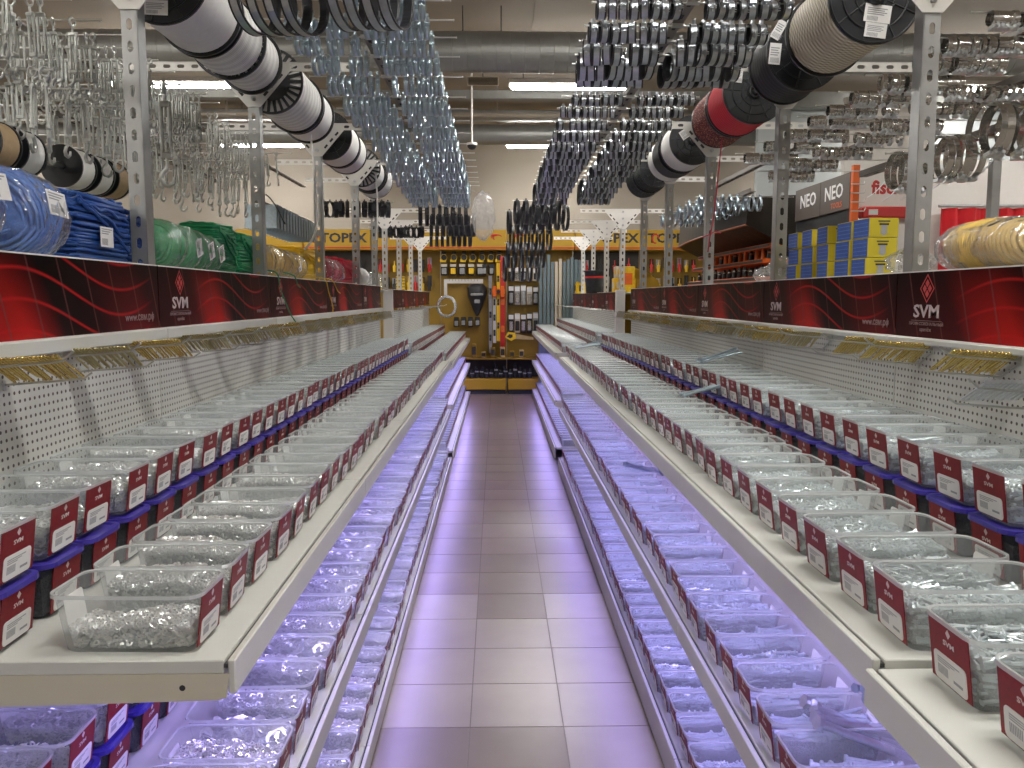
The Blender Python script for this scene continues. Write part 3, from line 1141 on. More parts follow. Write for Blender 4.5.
# right: rubber lined clamps
RR = [(2.60, .027, .024), (2.78, .029, .024), (3.01, .034, .024), (3.19, .047, .026), (3.36, .052, .028), (3.49, .050, .030),
      (4.04, .024, .022), (4.29, .026, .022), (4.60, .028, .022), (4.90, .030, .022),
      (5.16, .036, .022), (5.36, .042, .022), (5.56, .046, .022), (5.76, .050, .022), (5.96, .055, .022), (6.16, .060, .022), (6.38, .066, .022), (6.60, .072, .022), (6.84, .080, .022), (7.10, .090, .022)]
x, z = RAILS['R']
for i, (y, R, w) in enumerate(RR):
    rod(x, y, z, .325, 'steel peg rod, %s on the right overhead rail' % nth(i), 'right overhead peg rods')
    for side, sn in ((-1, 'aisle'), (1, 'outer')):
        n = 8 if i < 13 else 6
        for k in range(n):
            if hr.random() < .03:
                continue
            dx = side * (.295 - k * (.0345 if i < 13 else .046) + hr.uniform(-.004, .004))
            pipe_clamp('hanging_rubber_clamp', R, w * .8, True, 'zincd', (x + dx, y, z - .003), hr.uniform(-.35, .35), hr.uniform(-.22, .22),
                       'rubber-lined clamp, %s from %s tip, %s rod of right overhead rail' % (nth(k), sn, nth(i)), 'rubber-lined clamps on the right rail')
# left: plain zinc clamps
LL = [(2.72, .036), (2.92, .036), (3.12, .038), (3.32, .040), (3.58, .042), (3.90, .046), (4.28, .050), (4.54, .052), (4.84, .056), (5.20, .060), (5.55, .066),
      (5.90, .072), (6.20, .076), (6.50, .082), (6.80, .088), (7.08, .092), (7.35, .096), (7.60, .10)]
x, z = RAILS['L']
for i, (y, R) in enumerate(LL):
    rod(x, y, z, .345, 'steel peg rod, %s on the left overhead rail' % nth(i), 'left overhead peg rods')
    for side, sn in ((1, 'aisle'), (-1, 'outer')):
        n = 9 if side > 0 else 8
        if side < 0 and i in (0, 1):
            continue
        for k in range(n):
            if hr.random() < .04:
                continue
            dx = side * (.25 - k * (.0262 if side > 0 else .0298) + hr.uniform(-.003, .003))
            pipe_clamp('hanging_pipe_clamp', R, .0190, False, 'zincb', (x + dx, y, z - .003), hr.uniform(-.3, .3), hr.uniform(-.12, .12),
                       'plain zinc clamp, %s from %s end, %s rod of left overhead rail' % (nth(k), sn, nth(i)), 'zinc clamps on the left rail')
# left, nearest: big rubber lined rings
for i, (px, y) in enumerate([(-.735, 2.66), (-.685, 2.66), (-.635, 2.66), (-.585, 2.66), (-.45, 2.60), (-.40, 2.60), (-.35, 2.60), (-.30, 2.60)]):
    pipe_clamp('hanging_ring_clamp', .107, .024, True, 'zincd', (px, y, 2.545), hr.uniform(-.1, .1), rad(-22 if i < 4 else -17) + hr.uniform(-.02, .02),
               'large black rubber-lined ring, %s in the group at top of left rail' % nth(i), 'large rings at the near end of the left rail', 'pipe clamp')
rod(-.50, 2.60, 2.575, .345, 'peg rod carrying the large rings at the near end', 'left overhead peg rods')

# far black rings
cnt = 0
for (cx, cy, z0, n, R, nm) in ((.42, 8.3, 2.485, 6, .12, 'right'), (.50, 8.8, 2.485, 6, .13, 'right'), (.36, 9.3, 2.485, 6, .13, 'right'), (.40, 9.9, 2.36, 6, .14, 'right'), (.36, 10.6, 2.22, 6, .16, 'right'), (.33, 11.3, 2.08, 5, .17, 'right'),
                               (-.52, 8.2, 2.42, 8, .10, 'left'), (-.46, 8.8, 2.38, 8, .11, 'left'), (-.52, 9.5, 2.34, 8, .12, 'left')):
    rod(cx, cy, z0, .26, 'peg rod holding black rings, %s of the far ones' % nth(cnt), 'far peg rods')
    for k in range(n):
        pipe_clamp('hanging_black_ring', R, .022, True, 'rubber', (cx - .22 + .44 * k / (n - 1), cy, z0 - .003), hr.uniform(-.2, .2), .10 + hr.uniform(-.05, .05),
                   'black ring clamp, %s on the %s far rod, %s side' % (nth(k), nth(cnt), nm), 'black rings at the far end', 'ring clamp')
    cnt += 1
# crumpled clear bag hanging beside the far left rings
def crumple(mb, rx, ry, rz, seed, n=20, m=14, amp=.22, mi=0):
    r = random.Random(seed)
    vs, fs = [], []
    for i in range(m + 1):
        t = PI * i / m
        for j in range(n):
            a = 2 * PI * j / n
            k = 1 + r.uniform(-amp, amp)
            vs.append((rx * k * math.sin(t) * math.cos(a), ry * k * math.sin(t) * math.sin(a), rz * (1 + r.uniform(-amp, amp) * .5) * math.cos(t)))
    for i in range(m):
        for j in range(n):
            fs.append((i * n + j, i * n + (j + 1) % n, (i + 1) * n + (j + 1) % n, (i + 1) * n + j))
    mb.add(vs, fs, mi, False)


p = at(483, 216, 8.0)
mb = MB()
crumple(mb, .11, .09, .22, 3)
mb.cyl((0, 0, .2), (-.1, 0, RAILS['L'][1] - p.z), .003, n=6)
ob('hanging_plastic_bag', mb.mesh('bag', M['film2']), loc=p, label='crumpled clear plastic bag hanging beside the far left black rings', cat='bag')

# ---- turnbuckles --------------------------------------------------
def turnbuckle_meshes():
    fr_ = MB()
    for sx in (-1, 1):
        fr_.tube([(sx * .0095, 0, -.045), (sx * .0095, 0, -.165)], .0046, 7)
    for z in (-.045, -.165):
        fr_.box(-.0135, -.007, z - .007, .0135, .007, z + .007, 0, .003)
    ey = MB()
    ey.cyl((0, 0, -.02), (0, 0, -.075), .0038, n=8)
    ey.tube([(.013 * math.sin(t), .0, -.006 + .013 * math.cos(t)) for t in [2 * PI * i / 14 for i in range(14)]], .0038, 6, closed=True)
    hk = MB()
    hk.cyl((0, 0, -.135), (0, 0, -.195), .0038, n=8)
    hk.tube([(0, 0, -.195), (-.010, 0, -.206), (-.0145, 0, -.220), (-.009, 0, -.234), (.003, 0, -.238), (.013, 0, -.230), (.0155, 0, -.216)], [.005, .0056, .0062, .0062, .006, .005, .0036], 7)
    for b in (ey, hk):
        b.v = [(-v[1], v[0], v[2]) for v in b.v] if b is ey else b.v
    return fr_.mesh('turnbuckle_body', M['tb']), ey.mesh('eye_end', M['tb']), hk.mesh('hook_end', M['tb'])


M['tb'] = PM('dull_galvanised', (.46, .47, .44), .36, .85, .25, 80)
TBM = turnbuckle_meshes()


def turnbuckle(loc, sc, roll, yaw, label):
    o = ob('hanging_turnbuckle', TBM[0], loc=loc, rot=(roll, 0, yaw), scale=sc, label=label, cat='turnbuckle', group='turnbuckles behind the left gondola')
    ob('eye_end', TBM[1], o)
    ob('hook_end', TBM[2], o)


x, z = RAILS['LO']
rows = [2.58, 2.77, 2.97, 3.13, 3.29, 3.45, 3.62, 3.84, 4.00, 4.18, 4.43, 4.65, 4.95, 5.25, 5.60]
for i, y in enumerate(rows):
    rod(x, y, z, .33, 'peg rod of turnbuckles, %s of the upper ones behind left gondola' % nth(i), 'turnbuckle peg rods')
    sc = 1.0 if i < 5 else .92
    for side, sn in ((1, 'inner'), (-1, 'outer')):
        if side < 0 and i < 5:
            continue
        n = 8 if side > 0 else 5
        for k in range(n):
            if hr.random() < .10:
                continue
            off = (.30 if i in (5, 7, 8) else .23) if side > 0 else .28
            dx = side * (off - k * (.029 if side > 0 else .05) + hr.uniform(-.004, .004))
            turnbuckle((x + dx, y, z - .006), sc * hr.uniform(.94, 1.06), hr.uniform(-.06, .06), hr.uniform(-.5, .5) + (PI / 2 if hr.random() < .3 else 0),
                       'galvanised turnbuckle, %s from %s tip, %s upper rod behind left gondola' % (nth(k), sn, nth(i)))
for i, y in enumerate([2.62, 2.85, 3.1, 3.35, 3.65, 3.95, 4.3, 4.65]):
    zz = 2.225
    rod(-1.70, y, zz, .36, 'peg rod of turnbuckles, %s of the lower ones behind left gondola' % nth(i), 'turnbuckle peg rods')
    mb = MB()
    for k in range(8):
        if hr.random() < .12:
            continue
        turnbuckle((-1.70 + .33 - k * .036 + hr.uniform(-.005, .005), y, zz - .006), hr.uniform(.85, 1.05), hr.uniform(-.08, .08), hr.uniform(-1.5, 1.5),
                   'galvanised turnbuckle, %s from inner tip, %s lower rod behind left gondola' % (nth(k), nth(i)))
rail(-1.70, 2.3, 5.2, 2.23, 'short lower steel rail behind the left gondola')
# one extra large turnbuckle by the first upright
turnbuckle((-1.395, 3.62, 2.42), 1.75, 0, .25, 'largest turnbuckle with big eye, beside first slotted upright on left')

# ---- stainless hose clamps ---------------------------------------
def hose_mesh(R, w):
    mb = MB()
    mb.band((0, 0, -R + .002), (1, 0, 0), R, w, .0012, 44)
    sc = MB()
    zc = -2 * R + .002
    sc.box(-w * .55, -.014, zc - .012, w * .55, .014, zc + .001, 0, .002)
    sc.cyl((0, -.022, zc - .006), (0, .014, zc - .006), .0045, n=8)
    sc.cyl((0, -.028, zc - .006), (0, -.020, zc - .006), .006, n=6, smooth=False)
    return mb.mesh('hose_clamp', M['stain']), sc.mesh('worm_screw', M['zinc'])


hc = {}


def hose_clamp(R, w, loc, roll, yaw, label, group):
    if (R, w) not in hc:
        hc[(R, w)] = hose_mesh(R, w)
    a, b = hc[(R, w)]
    o = ob('hanging_hose_clamp', a, loc=loc, rot=(roll, 0, yaw), label=label, cat='hose clamp', group=group)
    ob('worm_screw', b, o)


x, z = RAILS['RO']
for i, (y, R) in enumerate([(2.70, .024), (2.96, .028), (3.16, .032), (3.45, .034), (3.72, .030), (3.98, .026), (4.22, .026), (4.55, .028), (4.90, .03), (5.30, .03)]):
    rod(x, y, z, .33, 'peg rod of hose clamps, %s of the upper ones behind right gondola' % nth(i), 'hose clamp peg rods')
    n = 18
    for k in range(n):
        if i >= 3 and hr.random() < .08:
            continue
        hose_clamp(R, .016, (x - .265 + k * .0172 + (.02 if k > 4 + i % 3 else 0), y, z - .004), hr.uniform(-.25, .25), hr.uniform(-.04, .04),
                   'stainless hose clamp, %s from tip, %s upper rod behind right gondola' % (nth(k), nth(i)), 'hose clamps behind the right gondola')
for i, (y, R) in enumerate([(2.95, .022), (3.2, .024), (3.5, .026), (3.8, .024), (4.15, .024), (4.5, .026), (4.9, .028)]):
    zz = 2.27
    rod(x, y, zz, .33, 'peg rod of hose clamps, %s of the middle ones behind right gondola' % nth(i), 'hose clamp peg rods')
    for k in range(12):
        if hr.random() < .1:
            continue
        hose_clamp(R, .016, (x - .26 + k * .024, y, zz - .004), hr.uniform(-.5, .5), hr.uniform(-.06, .06),
                   'stainless hose clamp, %s from tip, %s middle rod behind right gondola' % (nth(k), nth(i)), 'hose clamps behind the right gondola')
rail(1.83, 2.5, 5.2, 2.275, 'second steel rail below the first, behind right gondola')
for i, (y, R, x0) in enumerate([(2.56, .078, 1.475), (2.86, .072, 1.50), (3.18, .070, 1.51)]):
    zz = 2.10 + (.02 if i == 0 else -.02)
    rod(1.83, y, zz, .36, 'peg rod of large hose clamps, %s one behind right gondola' % nth(i), 'hose clamp peg rods')
    for k in range(12 if i == 0 else 5):
        hose_clamp(R, .023, (x0 + k * .0245 + (.010 if k else 0), y, zz - .004), hr.uniform(-.3, .3), hr.uniform(-.03, .03) + (.12 if k == 0 else 0),
                   'large stainless hose clamp, %s from tip, %s lower rod behind right gondola' % (nth(k), nth(i)), 'large hose clamps behind the right gondola')
rail(1.83, 2.3, 4.2, 2.13, 'lowest steel rail carrying large hose clamps, behind right gondola')
# bunch of strap clamps hanging below the large ones
for i, (px, py, Y) in enumerate([(905, 196, 3.3), (925, 194, 3.1), (940, 192, 3.1), (975, 178, 2.9), (1000, 172, 2.8), (890, 192, 3.4), (955, 185, 3.0)]):
    p = at(px, py, Y)
    mb = MB()
    pts = [(.0, 0, .09), (-.01, .004, .06), (-.03, .006, .03), (-.055, .01, .0), (-.085, .012, -.02)]
    for a, b in zip(pts[:-1], pts[1:]):
        mb.add([(a[0], a[1] - .007, a[2]), (a[0], a[1] + .007, a[2]), (b[0], b[1] + .007, b[2]), (b[0], b[1] - .007, b[2]),
                (a[0] + .001, a[1] - .007, a[2] + .0012), (a[0] + .001, a[1] + .007, a[2] + .0012), (b[0] + .001, b[1] + .007, b[2] + .0012), (b[0] + .001, b[1] - .007, b[2] + .0012)],
               [(0, 1, 2, 3), (7, 6, 5, 4), (0, 4, 5, 1), (1, 5, 6, 2), (2, 6, 7, 3), (3, 7, 4, 0)])
    mb.box(-.012, -.012, .075, .012, .012, .10, 0, .002)
    ob('hanging_strap', mb.mesh('strap', M['zinc']), loc=p, label='open steel clamp strap, %s in the bunch below large hose clamps' % nth(i), cat='clamp strap', group='open clamp straps')

# ---- pegboard hooks with yellow zinc screws ------------------------
def hook_mesh(s, L):
    mb = MB()
    f = -s
    mb.tube([(0, 0, -.004), (f * L * .8, 0, .006), (f * (L + .005), 0, .010), (f * (L + .03), 0, .030)], .0026, 7)
    mb.tube([(0, .075, -.046), (f * L * .8, .075, -.037), (f * (L + .01), .075, -.033), (f * (L + .03), .075, -.019)], .0026, 7)
    mb.box(min(0, f * .004), -.006, -.014, max(0, f * .004), .006, .010, 0, .001)
    mb.box(min(0, f * .004), .069, -.058, max(0, f * .004), .081, -.036, 0, .001)
    mb.tube([(f * .003, 0, -.008), (f * .003, .075, -.048)], .002, 6)
    return mb.mesh('peg_hook', M['wire'])


def screw_mesh(mat):
    mb = MB()
    d = Vector((0, .095, -.050)).normalized()
    n = Vector((0, d.z, -d.y))
    h = Vector((0, -.004, .011))
    mb.cyl(h, h + d * .105, .0031, n=7)
    mb.cyl(h + d * .105, h + d * .115, .0031, .0004, n=7, caps=False)
    mb.lathe([(0, -.005), (.0028, -.0045), (.0038, -.001), (.0038, .003), (.0026, .006), (.0026, .009), (.0037, .011), (.0037, .014), (.0026, .016)], h, d, 10)
    return mb.mesh('screw', M[mat])


HK = {-1: hook_mesh(-1, .16), 1: hook_mesh(1, .16)}
SCM = {m: screw_mesh(m) for m in ('brass', 'olive')}
hooks = {-1: [1.36, 1.70, 2.02, 2.35, 2.72, 3.05, 3.40, 3.75, 4.1, 4.45, 4.8, 5.15, 5.5, 5.85, 6.2, 6.6, 7.0],
         1: [1.42, 1.84, 2.22, 2.52, 2.90, 3.22, 3.50, 3.85, 4.15, 4.45, 4.8, 5.15, 5.5, 5.85, 6.2, 6.6, 7.0]}
fills = {-1: {1: (0, 20, 'brass'), 2: (0, 19, 'olive'), 3: (0, 19, 'brass'), 4: (0, 19, 'olive'), 5: (0, 14, 'olive')},
         1: {1: (0, 20, 'brass'), 2: (0, 20, 'brass'), 3: (6, 12, 'brass'), 4: (2, 14, 'olive'), 5: (0, 18, 'brass'), 6: (4, 16, 'brass')}}
n_sc = 0
for g in (GL, GR):
    far = MB()
    for i, y in enumerate(hooks[g.s]):
        zh = 1.395
        ob('hanging_hook', HK[g.s], loc=(g.xb, y, zh), label='wire double hook, %s along the %s perforated panel' % (nth(i), g.name), cat='hook', group='%s panel hooks' % g.name)
        a, n, m = fills[g.s].get(i, (0, 18, hr.choice(['brass', 'olive'])))
        if i == 0:
            continue
        for k in range(n):
            xx = -g.s * (.158 - (a + k) * .0078)
            if i < 8:
                ob('hanging_screw', SCM[m], loc=(g.xb + xx, y, zh + abs(xx) * .06), rot=(hr.uniform(-.06, .06), 0, hr.uniform(-.05, .05)),
                   label='long yellow zinc screw, %s from tip of the %s %s hook' % (nth(k), nth(i), g.name), cat='screw', group='screws on the %s panel hooks' % g.name)
                n_sc += 1
            else:
                far.M = Matrix.Translation((g.xb + xx, y, zh + abs(xx) * .06))
                d = Vector((0, .095, -.050)).normalized()
                h = Vector((0, -.004, .011))
                mi = 0 if m == 'brass' else 1
                far.cyl(h, h + d * .11, .0028, n=5, mi=mi)
                far.cyl(h - d * .004, h + d * .003, .0038, n=6, mi=mi)
                far.M = None
    ob('screws', far.mesh('far_screws', [M['brass'], M['olive']]), kind='stuff', label='distant rows of yellow screws along the %s perforated panel' % g.name, cat='screws')
# silver bolts on the lowest near right hook
ob('hanging_hook', HK[1], loc=(GR.xb, 1.72, 1.335), label='wire hook with silver bolts below the near right screws', cat='hook', group='right panel hooks')
mb_b = MB()
d = Vector((0, .095, -.050)).normalized()
mb_b.cyl((0, 0, .011), Vector((0, 0, .011)) + d * .10, .003, n=8)
mb_b.cyl(Vector((0, 0, .011)) - d * .005, Vector((0, 0, .011)), .006, n=6, smooth=False)
me_b = mb_b.mesh('silver_bolt', M['zinc'])
for k in range(12):
    ob('hanging_bolt', me_b, loc=(GR.xb - .150 + k * .011, 1.72, 1.345), label='silver bolt, %s from tip of lowest near right hook' % nth(k), cat='bolt', group='silver bolts on the near right hook')
# long empty wire arms on the distant gondolas
for g in (GL, GR):
    for i, y in enumerate((8.4, 9.4, 10.6, 11.8)):
        mb = MB()
        f = -g.s
        for dy in (0, .05):
            mb.tube([(0, dy, 0), (f * .30, dy, .012), (f * .34, dy, .03)], .004, 6)
        mb.box(min(0, f * .005), -.02, -.03, max(0, f * .005), .07, .02)
        ob('hanging_wire_arm', mb.mesh('wire_arm', M['wire']), loc=(g.xb, y, 1.40), label='long empty wire arm, %s on the distant %s gondola' % (nth(i), g.name), cat='hook', group='wire arms on the distant gondolas')
mb = MB()
for k in range(9):
    rr = .12 + .008 * (k % 3)
    mb.tube([(rr * math.cos(t), .01 * k - .05, rr * math.sin(t) * 1.1) for t in [2 * PI * i / 18 for i in range(18)]], .012, 5, closed=True)
ob('cord_coil', mb.mesh('coil', M['film2']), loc=(-.72, 12.0, 1.40), label='clear coiled hose hanging on far left wire arm', cat='coil')
# ================================================================== bins
# local frame: front faces +X, length 0.24 along X, origin at the bottom centre
BH = .10


def rrect(hl, hw, r, n=4):
    pts = []
    for cx, cy, a0 in ((hl - r, hw - r, 0), (-hl + r, hw - r, PI / 2), (-hl + r, -hw + r, PI), (hl - r, -hw + r, 1.5 * PI)):
        for i in range(n + 1):
            a = a0 + PI / 2 * i / n
            pts.append((cx + r * math.cos(a), cy + r * math.sin(a)))
    return pts


def tub_mb(mb, n=4, mi=0, mr=1):
    secs = [(.102, .048, .016, .0), (.107, .053, .020, .004), (.1135, .0585, .022, .05), (.120, .064, .024, BH)]
    rims = [(.120, .064, .024, BH), (.1245, .0685, .027, BH + .001), (.1250, .069, .027, BH - .005)]
    for S, mat, sm in ((secs, mi, True), (rims, mr, False)):
        vs, fs = [], []
        k = 4 * (n + 1)
        for hl, hw, r, z in S:
            vs += [(x, y, z) for x, y in rrect(hl, hw, r, n)]
        for a in range(len(S) - 1):
            for i in range(k):
                j = (i + 1) % k
                fs.append((a * k + i, a * k + j, (a + 1) * k + j, (a + 1) * k + i))
        if mat == mi:
            fs.append(tuple(range(k))[::-1])
        mb.add(vs, fs, mat, sm)
    return mb


tub_mesh = tub_mb(MB()).mesh('tub', [M['tub'], M['rim']])
# red card on the front face
tilt = math.atan2(.0125, .095)


def card_mb(full=True):
    mb = MB()
    F = frame_mat((.1165, 0, .0535), (0, 1, 0), (math.sin(tilt), 0, math.cos(tilt)))
    mb.M = F
    mb.box(-.049, -.0455, -.0008, .049, .0455, .0004, 0)
    if full:
        mb.add([(0, .024, .0006), (.006, .031, .0006), (0, .038, .0006), (-.006, .031, .0006)], [(0, 1, 2, 3)], 1)
        mb.M = None
        text_faces(mb, 'SVM', .0105, F @ Vector((0, .0155, .0005)), (0, 1, 0), (math.sin(tilt), 0, math.cos(tilt)), 1, .012, 1.45)
    mb.M = None
    return mb, F


cm, CF = card_mb()
card_mesh = cm.mesh('label_card', [M['card'], M['ink']])
mb = MB()
mb.M = CF
pts = rrect(.040, .0205, .007, 3)
mb.add([(x, y - .0235, .0012) for x, y in pts] + [(x, y - .0235, .0003) for x, y in pts], [tuple(range(16))] + [(i, 16 + i, 16 + (i + 1) % 16, (i + 1) % 16) for i in range(16)], 0)
for q in range(8):
    mb.box(-.030 + q * .0032, -.034, .0012, -.030 + q * .0032 + .0018, -.021, .0014, 1)
for q in range(3):
    mb.box(-.030, -.0115 - q * .0032, .0012, .024 - q * .012, -.010 - q * .0032, .0014, 1)
mb.box(.008, -.034, .0012, .030, -.030, .0014, 1)
mb.M = None
mb2 = MB()
mb2.M = frame_mat((-.1135, 0, .056), (0, -1, 0), (-math.sin(tilt), 0, math.cos(tilt)))
pts = rrect(.030, .027, .006, 3)
mb2.add([(x, y, -.0030) for x, y in pts] + [(x, y, -.0024) for x, y in pts], [tuple(range(16))[::-1], tuple(range(16, 32))] + [(i, (i + 1) % 16, 16 + (i + 1) % 16, 16 + i) for i in range(16)], 0)
rear_mesh = mb2.mesh('rear_label', [M['sticker']])
stick_mesh = mb.mesh('barcode_sticker', [M['sticker'], M['grey_ink']])

# lid of the lower bins
mb = MB()
S = [(.1262, .0702, .027, .0955), (.1275, .0715, .028, .096), (.1270, .071, .027, .1045), (.118, .062, .022, .106), (.113, .057, .02, .1022)]
vs, fs = [], []
for hl, hw, r, z in S:
    vs += [(x, y, z) for x, y in rrect(hl, hw, r, 4)]
for a in range(len(S) - 1):
    for i in range(20):
        j = (i + 1) % 20
        fs.append((a * 20 + i, a * 20 + j, (a + 1) * 20 + j, (a + 1) * 20 + i))
fs.append(tuple(range(80, 100)))
mb.add(vs, fs, 0)
lid_mesh = mb.mesh('lid', M['lid'])
M['smoky'] = clear_mat('smoky_clear_plastic', (.55, .56, .60), .30, (.22, .23, .26), .2)
smoky_mesh = tub_mb(MB()).mesh('tub_dark', [M['smoky'], M['smoky']])

# ------------------------------------------------------------------ what the bins hold
cr = random.Random(77)


def item(kind, r):
    mb = MB()
    if kind == 'nuts':
        R = .0052
        vs = []
        for z in (0, .0042):
            vs += [(R * math.cos(PI / 3 * i), R * math.sin(PI / 3 * i), z) for i in range(6)]
            vs += [(R * .52 * math.cos(PI / 3 * i), R * .52 * math.sin(PI / 3 * i), z) for i in range(6)]
        fs = []
        for i in range(6):
            j = (i + 1) % 6
            fs += [(i, j, 12 + j, 12 + i), (12 + i, 12 + j, 18 + j, 18 + i), (j, i, 6 + i, 6 + j), (6 + j, 6 + i, 18 + i, 18 + j)]
        return vs, fs
    if kind in ('washers', 'big washers'):
        R = .0085 if kind == 'washers' else .017
        vs = []
        for z in (0, .0014):
            vs += [(R * math.cos(PI / 4 * i), R * math.sin(PI / 4 * i), z) for i in range(8)]
            vs += [(R * .5 * math.cos(PI / 4 * i), R * .5 * math.sin(PI / 4 * i), z) for i in range(8)]
        fs = []
        for i in range(8):
            j = (i + 1) % 8
            fs += [(i, j, 16 + j, 16 + i), (16 + i, 16 + j, 24 + j, 24 + i), (j, i, 8 + i, 8 + j), (8 + j, 8 + i, 24 + i, 24 + j)]
        return vs, fs
    L = {'short bolts': .032, 'screws': .036, 'long bolts': .085}[kind]
    rr = {'short bolts': .0030, 'screws': .0021, 'long bolts': .0042}[kind]
    mb.cyl((-L / 2, 0, 0), (L / 2, 0, 0), rr, n=6)
    if kind != 'screws':
        mb.cyl((-L / 2 - rr * 1.3, 0, 0), (-L / 2, 0, 0), rr * 1.9, n=6, smooth=False)
    else:
        mb.cyl((-L / 2 - .002, 0, 0), (-L / 2, 0, 0), rr * 2.1, rr, n=6)
    return mb.v, mb.f


def heap(kind, level, n, seed):
    r = random.Random(seed)
    iv, if_ = item(kind, r)
    iv = [Vector(v) for v in iv]
    mb = MB()

    def hw_at(z):
        return .050 + .013 * z / .1 - .0065, .104 + .014 * z / .1 - .0065
    bump = [(r.uniform(-.08, .08), r.uniform(-.04, .04), r.uniform(.03, .07), r.uniform(-.012, .016)) for _ in range(5)]

    def top(x, y):
        return max(.012, level + sum(a * math.exp(-((x - bx) ** 2 + (y - by) ** 2) / s ** 2) for bx, by, s, a in bump))
    # body under the loose pieces
    NX, NY = 12, 7
    vs, fs = [], []
    for i in range(NX + 1):
        for j in range(NY + 1):
            u, v = i / NX * 2 - 1, j / NY * 2 - 1
            z = top(u * .1, v * .05) - .006
            w, l = hw_at(z)
            cq = 1 - .16 * u ** 4 * v ** 4
            vs.append((u * (l - .004) * cq, v * (w - .003) * cq, z))
    nv = len(vs)
    for i in range(NX):
        for j in range(NY):
            a = i * (NY + 1) + j
            fs.append((a, a + NY + 1, a + NY + 2, a + 1))
    rim = [i * (NY + 1) for i in range(NX + 1)] + [NX * (NY + 1) + j for j in range(1, NY + 1)] + [i * (NY + 1) + NY for i in range(NX - 1, -1, -1)] + [j for j in range(NY - 1, 0, -1)]
    bot = []
    for q in rim:
        x, y, z = vs[q]
        bot.append(len(vs))
        vs.append((x * .95, y * .93, .002))
    for q in range(len(rim)):
        q2 = (q + 1) % len(rim)
        fs.append((rim[q2], rim[q], bot[q], bot[q2]))
    mb.add(vs, fs, 1)
    long_ = kind in ('long bolts',)
    for q in range(n):
        if r.random() < .62:
            x, y = r.uniform(-.112, .112), r.uniform(-.058, .058)
            z = top(x, y) + r.uniform(-.006, .003)
        else:      # against the walls
            z = r.uniform(.004, max(.012, level))
            w, l = hw_at(z)
            if r.random() < .6:
                x, y = r.uniform(-l, l), r.choice((-1, 1)) * (w - .003)
            else:
                x, y = r.choice((-1, 1)) * (l - .003), r.uniform(-w, w)
            z = min(z, top(x, y))
        w, l = hw_at(max(z, .006))
        bolt = kind in ('short bolts', 'screws')
        if long_:
            E = Euler((r.uniform(0, 6), r.uniform(-.12, .12), r.uniform(-.3, .3) + r.choice((0, PI))))
            hx, hy, hz = .048, .022, .014
        elif bolt:
            flat_y, flat_x = abs(y) > w - .018, abs(x) > l - .018
            yaw = r.uniform(-.25, .25) if flat_y else PI / 2 + r.uniform(-.25, .25) if flat_x else r.uniform(0, 6.28)
            pit = r.uniform(-.25, .25)
            E = Euler((r.uniform(0, 6), pit, yaw + r.choice((0, PI))))
            hl_ = .0215
            hx, hy, hz = abs(math.cos(yaw)) * hl_ + .005, abs(math.sin(yaw)) * hl_ + .005, abs(math.sin(pit)) * hl_ + .006
        else:
            E = Euler((r.uniform(-.9, .9), r.uniform(-.9, .9), r.uniform(0, 6.28)))
            hx = hy = {'nuts': .0062, 'washers': .0088, 'big washers': .0172}[kind]
            hz = hx * .95
        z = max(z, hz + .001)
        w, l = hw_at(z - hz * .6)
        lx, ly = l + .0045 - hx, w + .0045 - hy
        x = max(-lx, min(lx, x))
        y = max(-ly, min(ly, y))
        R_c = .020
        ex, ey = abs(x) - (l - R_c), abs(y) - (w - R_c)
        if ex > 0 and ey > 0:
            lim_ = max(.002, R_c + .004 - max(hx, hy))
            dd = math.hypot(ex, ey)
            if dd > lim_:
                x = math.copysign(l - R_c + ex * lim_ / dd, x)
                y = math.copysign(w - R_c + ey * lim_ / dd, y)
        X = Matrix.Translation((x, y, z)) @ E.to_matrix().to_4x4()
        mb.add([X @ v for v in iv], if_, 0, False)
    return mb.mesh('heap_' + kind.replace(' ', '_'), [M['zincc'] if kind in ('short bolts', 'screws', 'long bolts') else M['nutc'], M['heap']])


HEAPS = {('nuts', 0): heap('nuts', .036, 1500, 1), ('nuts', 1): heap('nuts', .066, 1300, 2), ('nuts', 2): heap('nuts', .055, 1300, 3),
         ('washers', 0): heap('washers', .050, 600, 4), ('washers', 1): heap('washers', .028, 500, 5), ('big washers', 0): heap('big washers', .035, 150, 6),
         ('short bolts', 0): heap('short bolts', .062, 420, 7), ('short bolts', 1): heap('short bolts', .045, 380, 8), ('screws', 0): heap('screws', .055, 420, 9), ('screws', 1): heap('screws', .07, 420, 10),
         ('long bolts', 0): heap('long bolts', .055, 90, 12), ('long bolts', 1): heap('long bolts', .040, 70, 13)}

BINS = []     # (distance, gondola, level, row, index, x, y, z, rz)
PITCH = .1545


def ypos(y0, y1, pitch, jit):
    out = []
    y = y0
    while y < y1:
        out.append(y + cr.uniform(-jit, jit))
        y += pitch
    return out


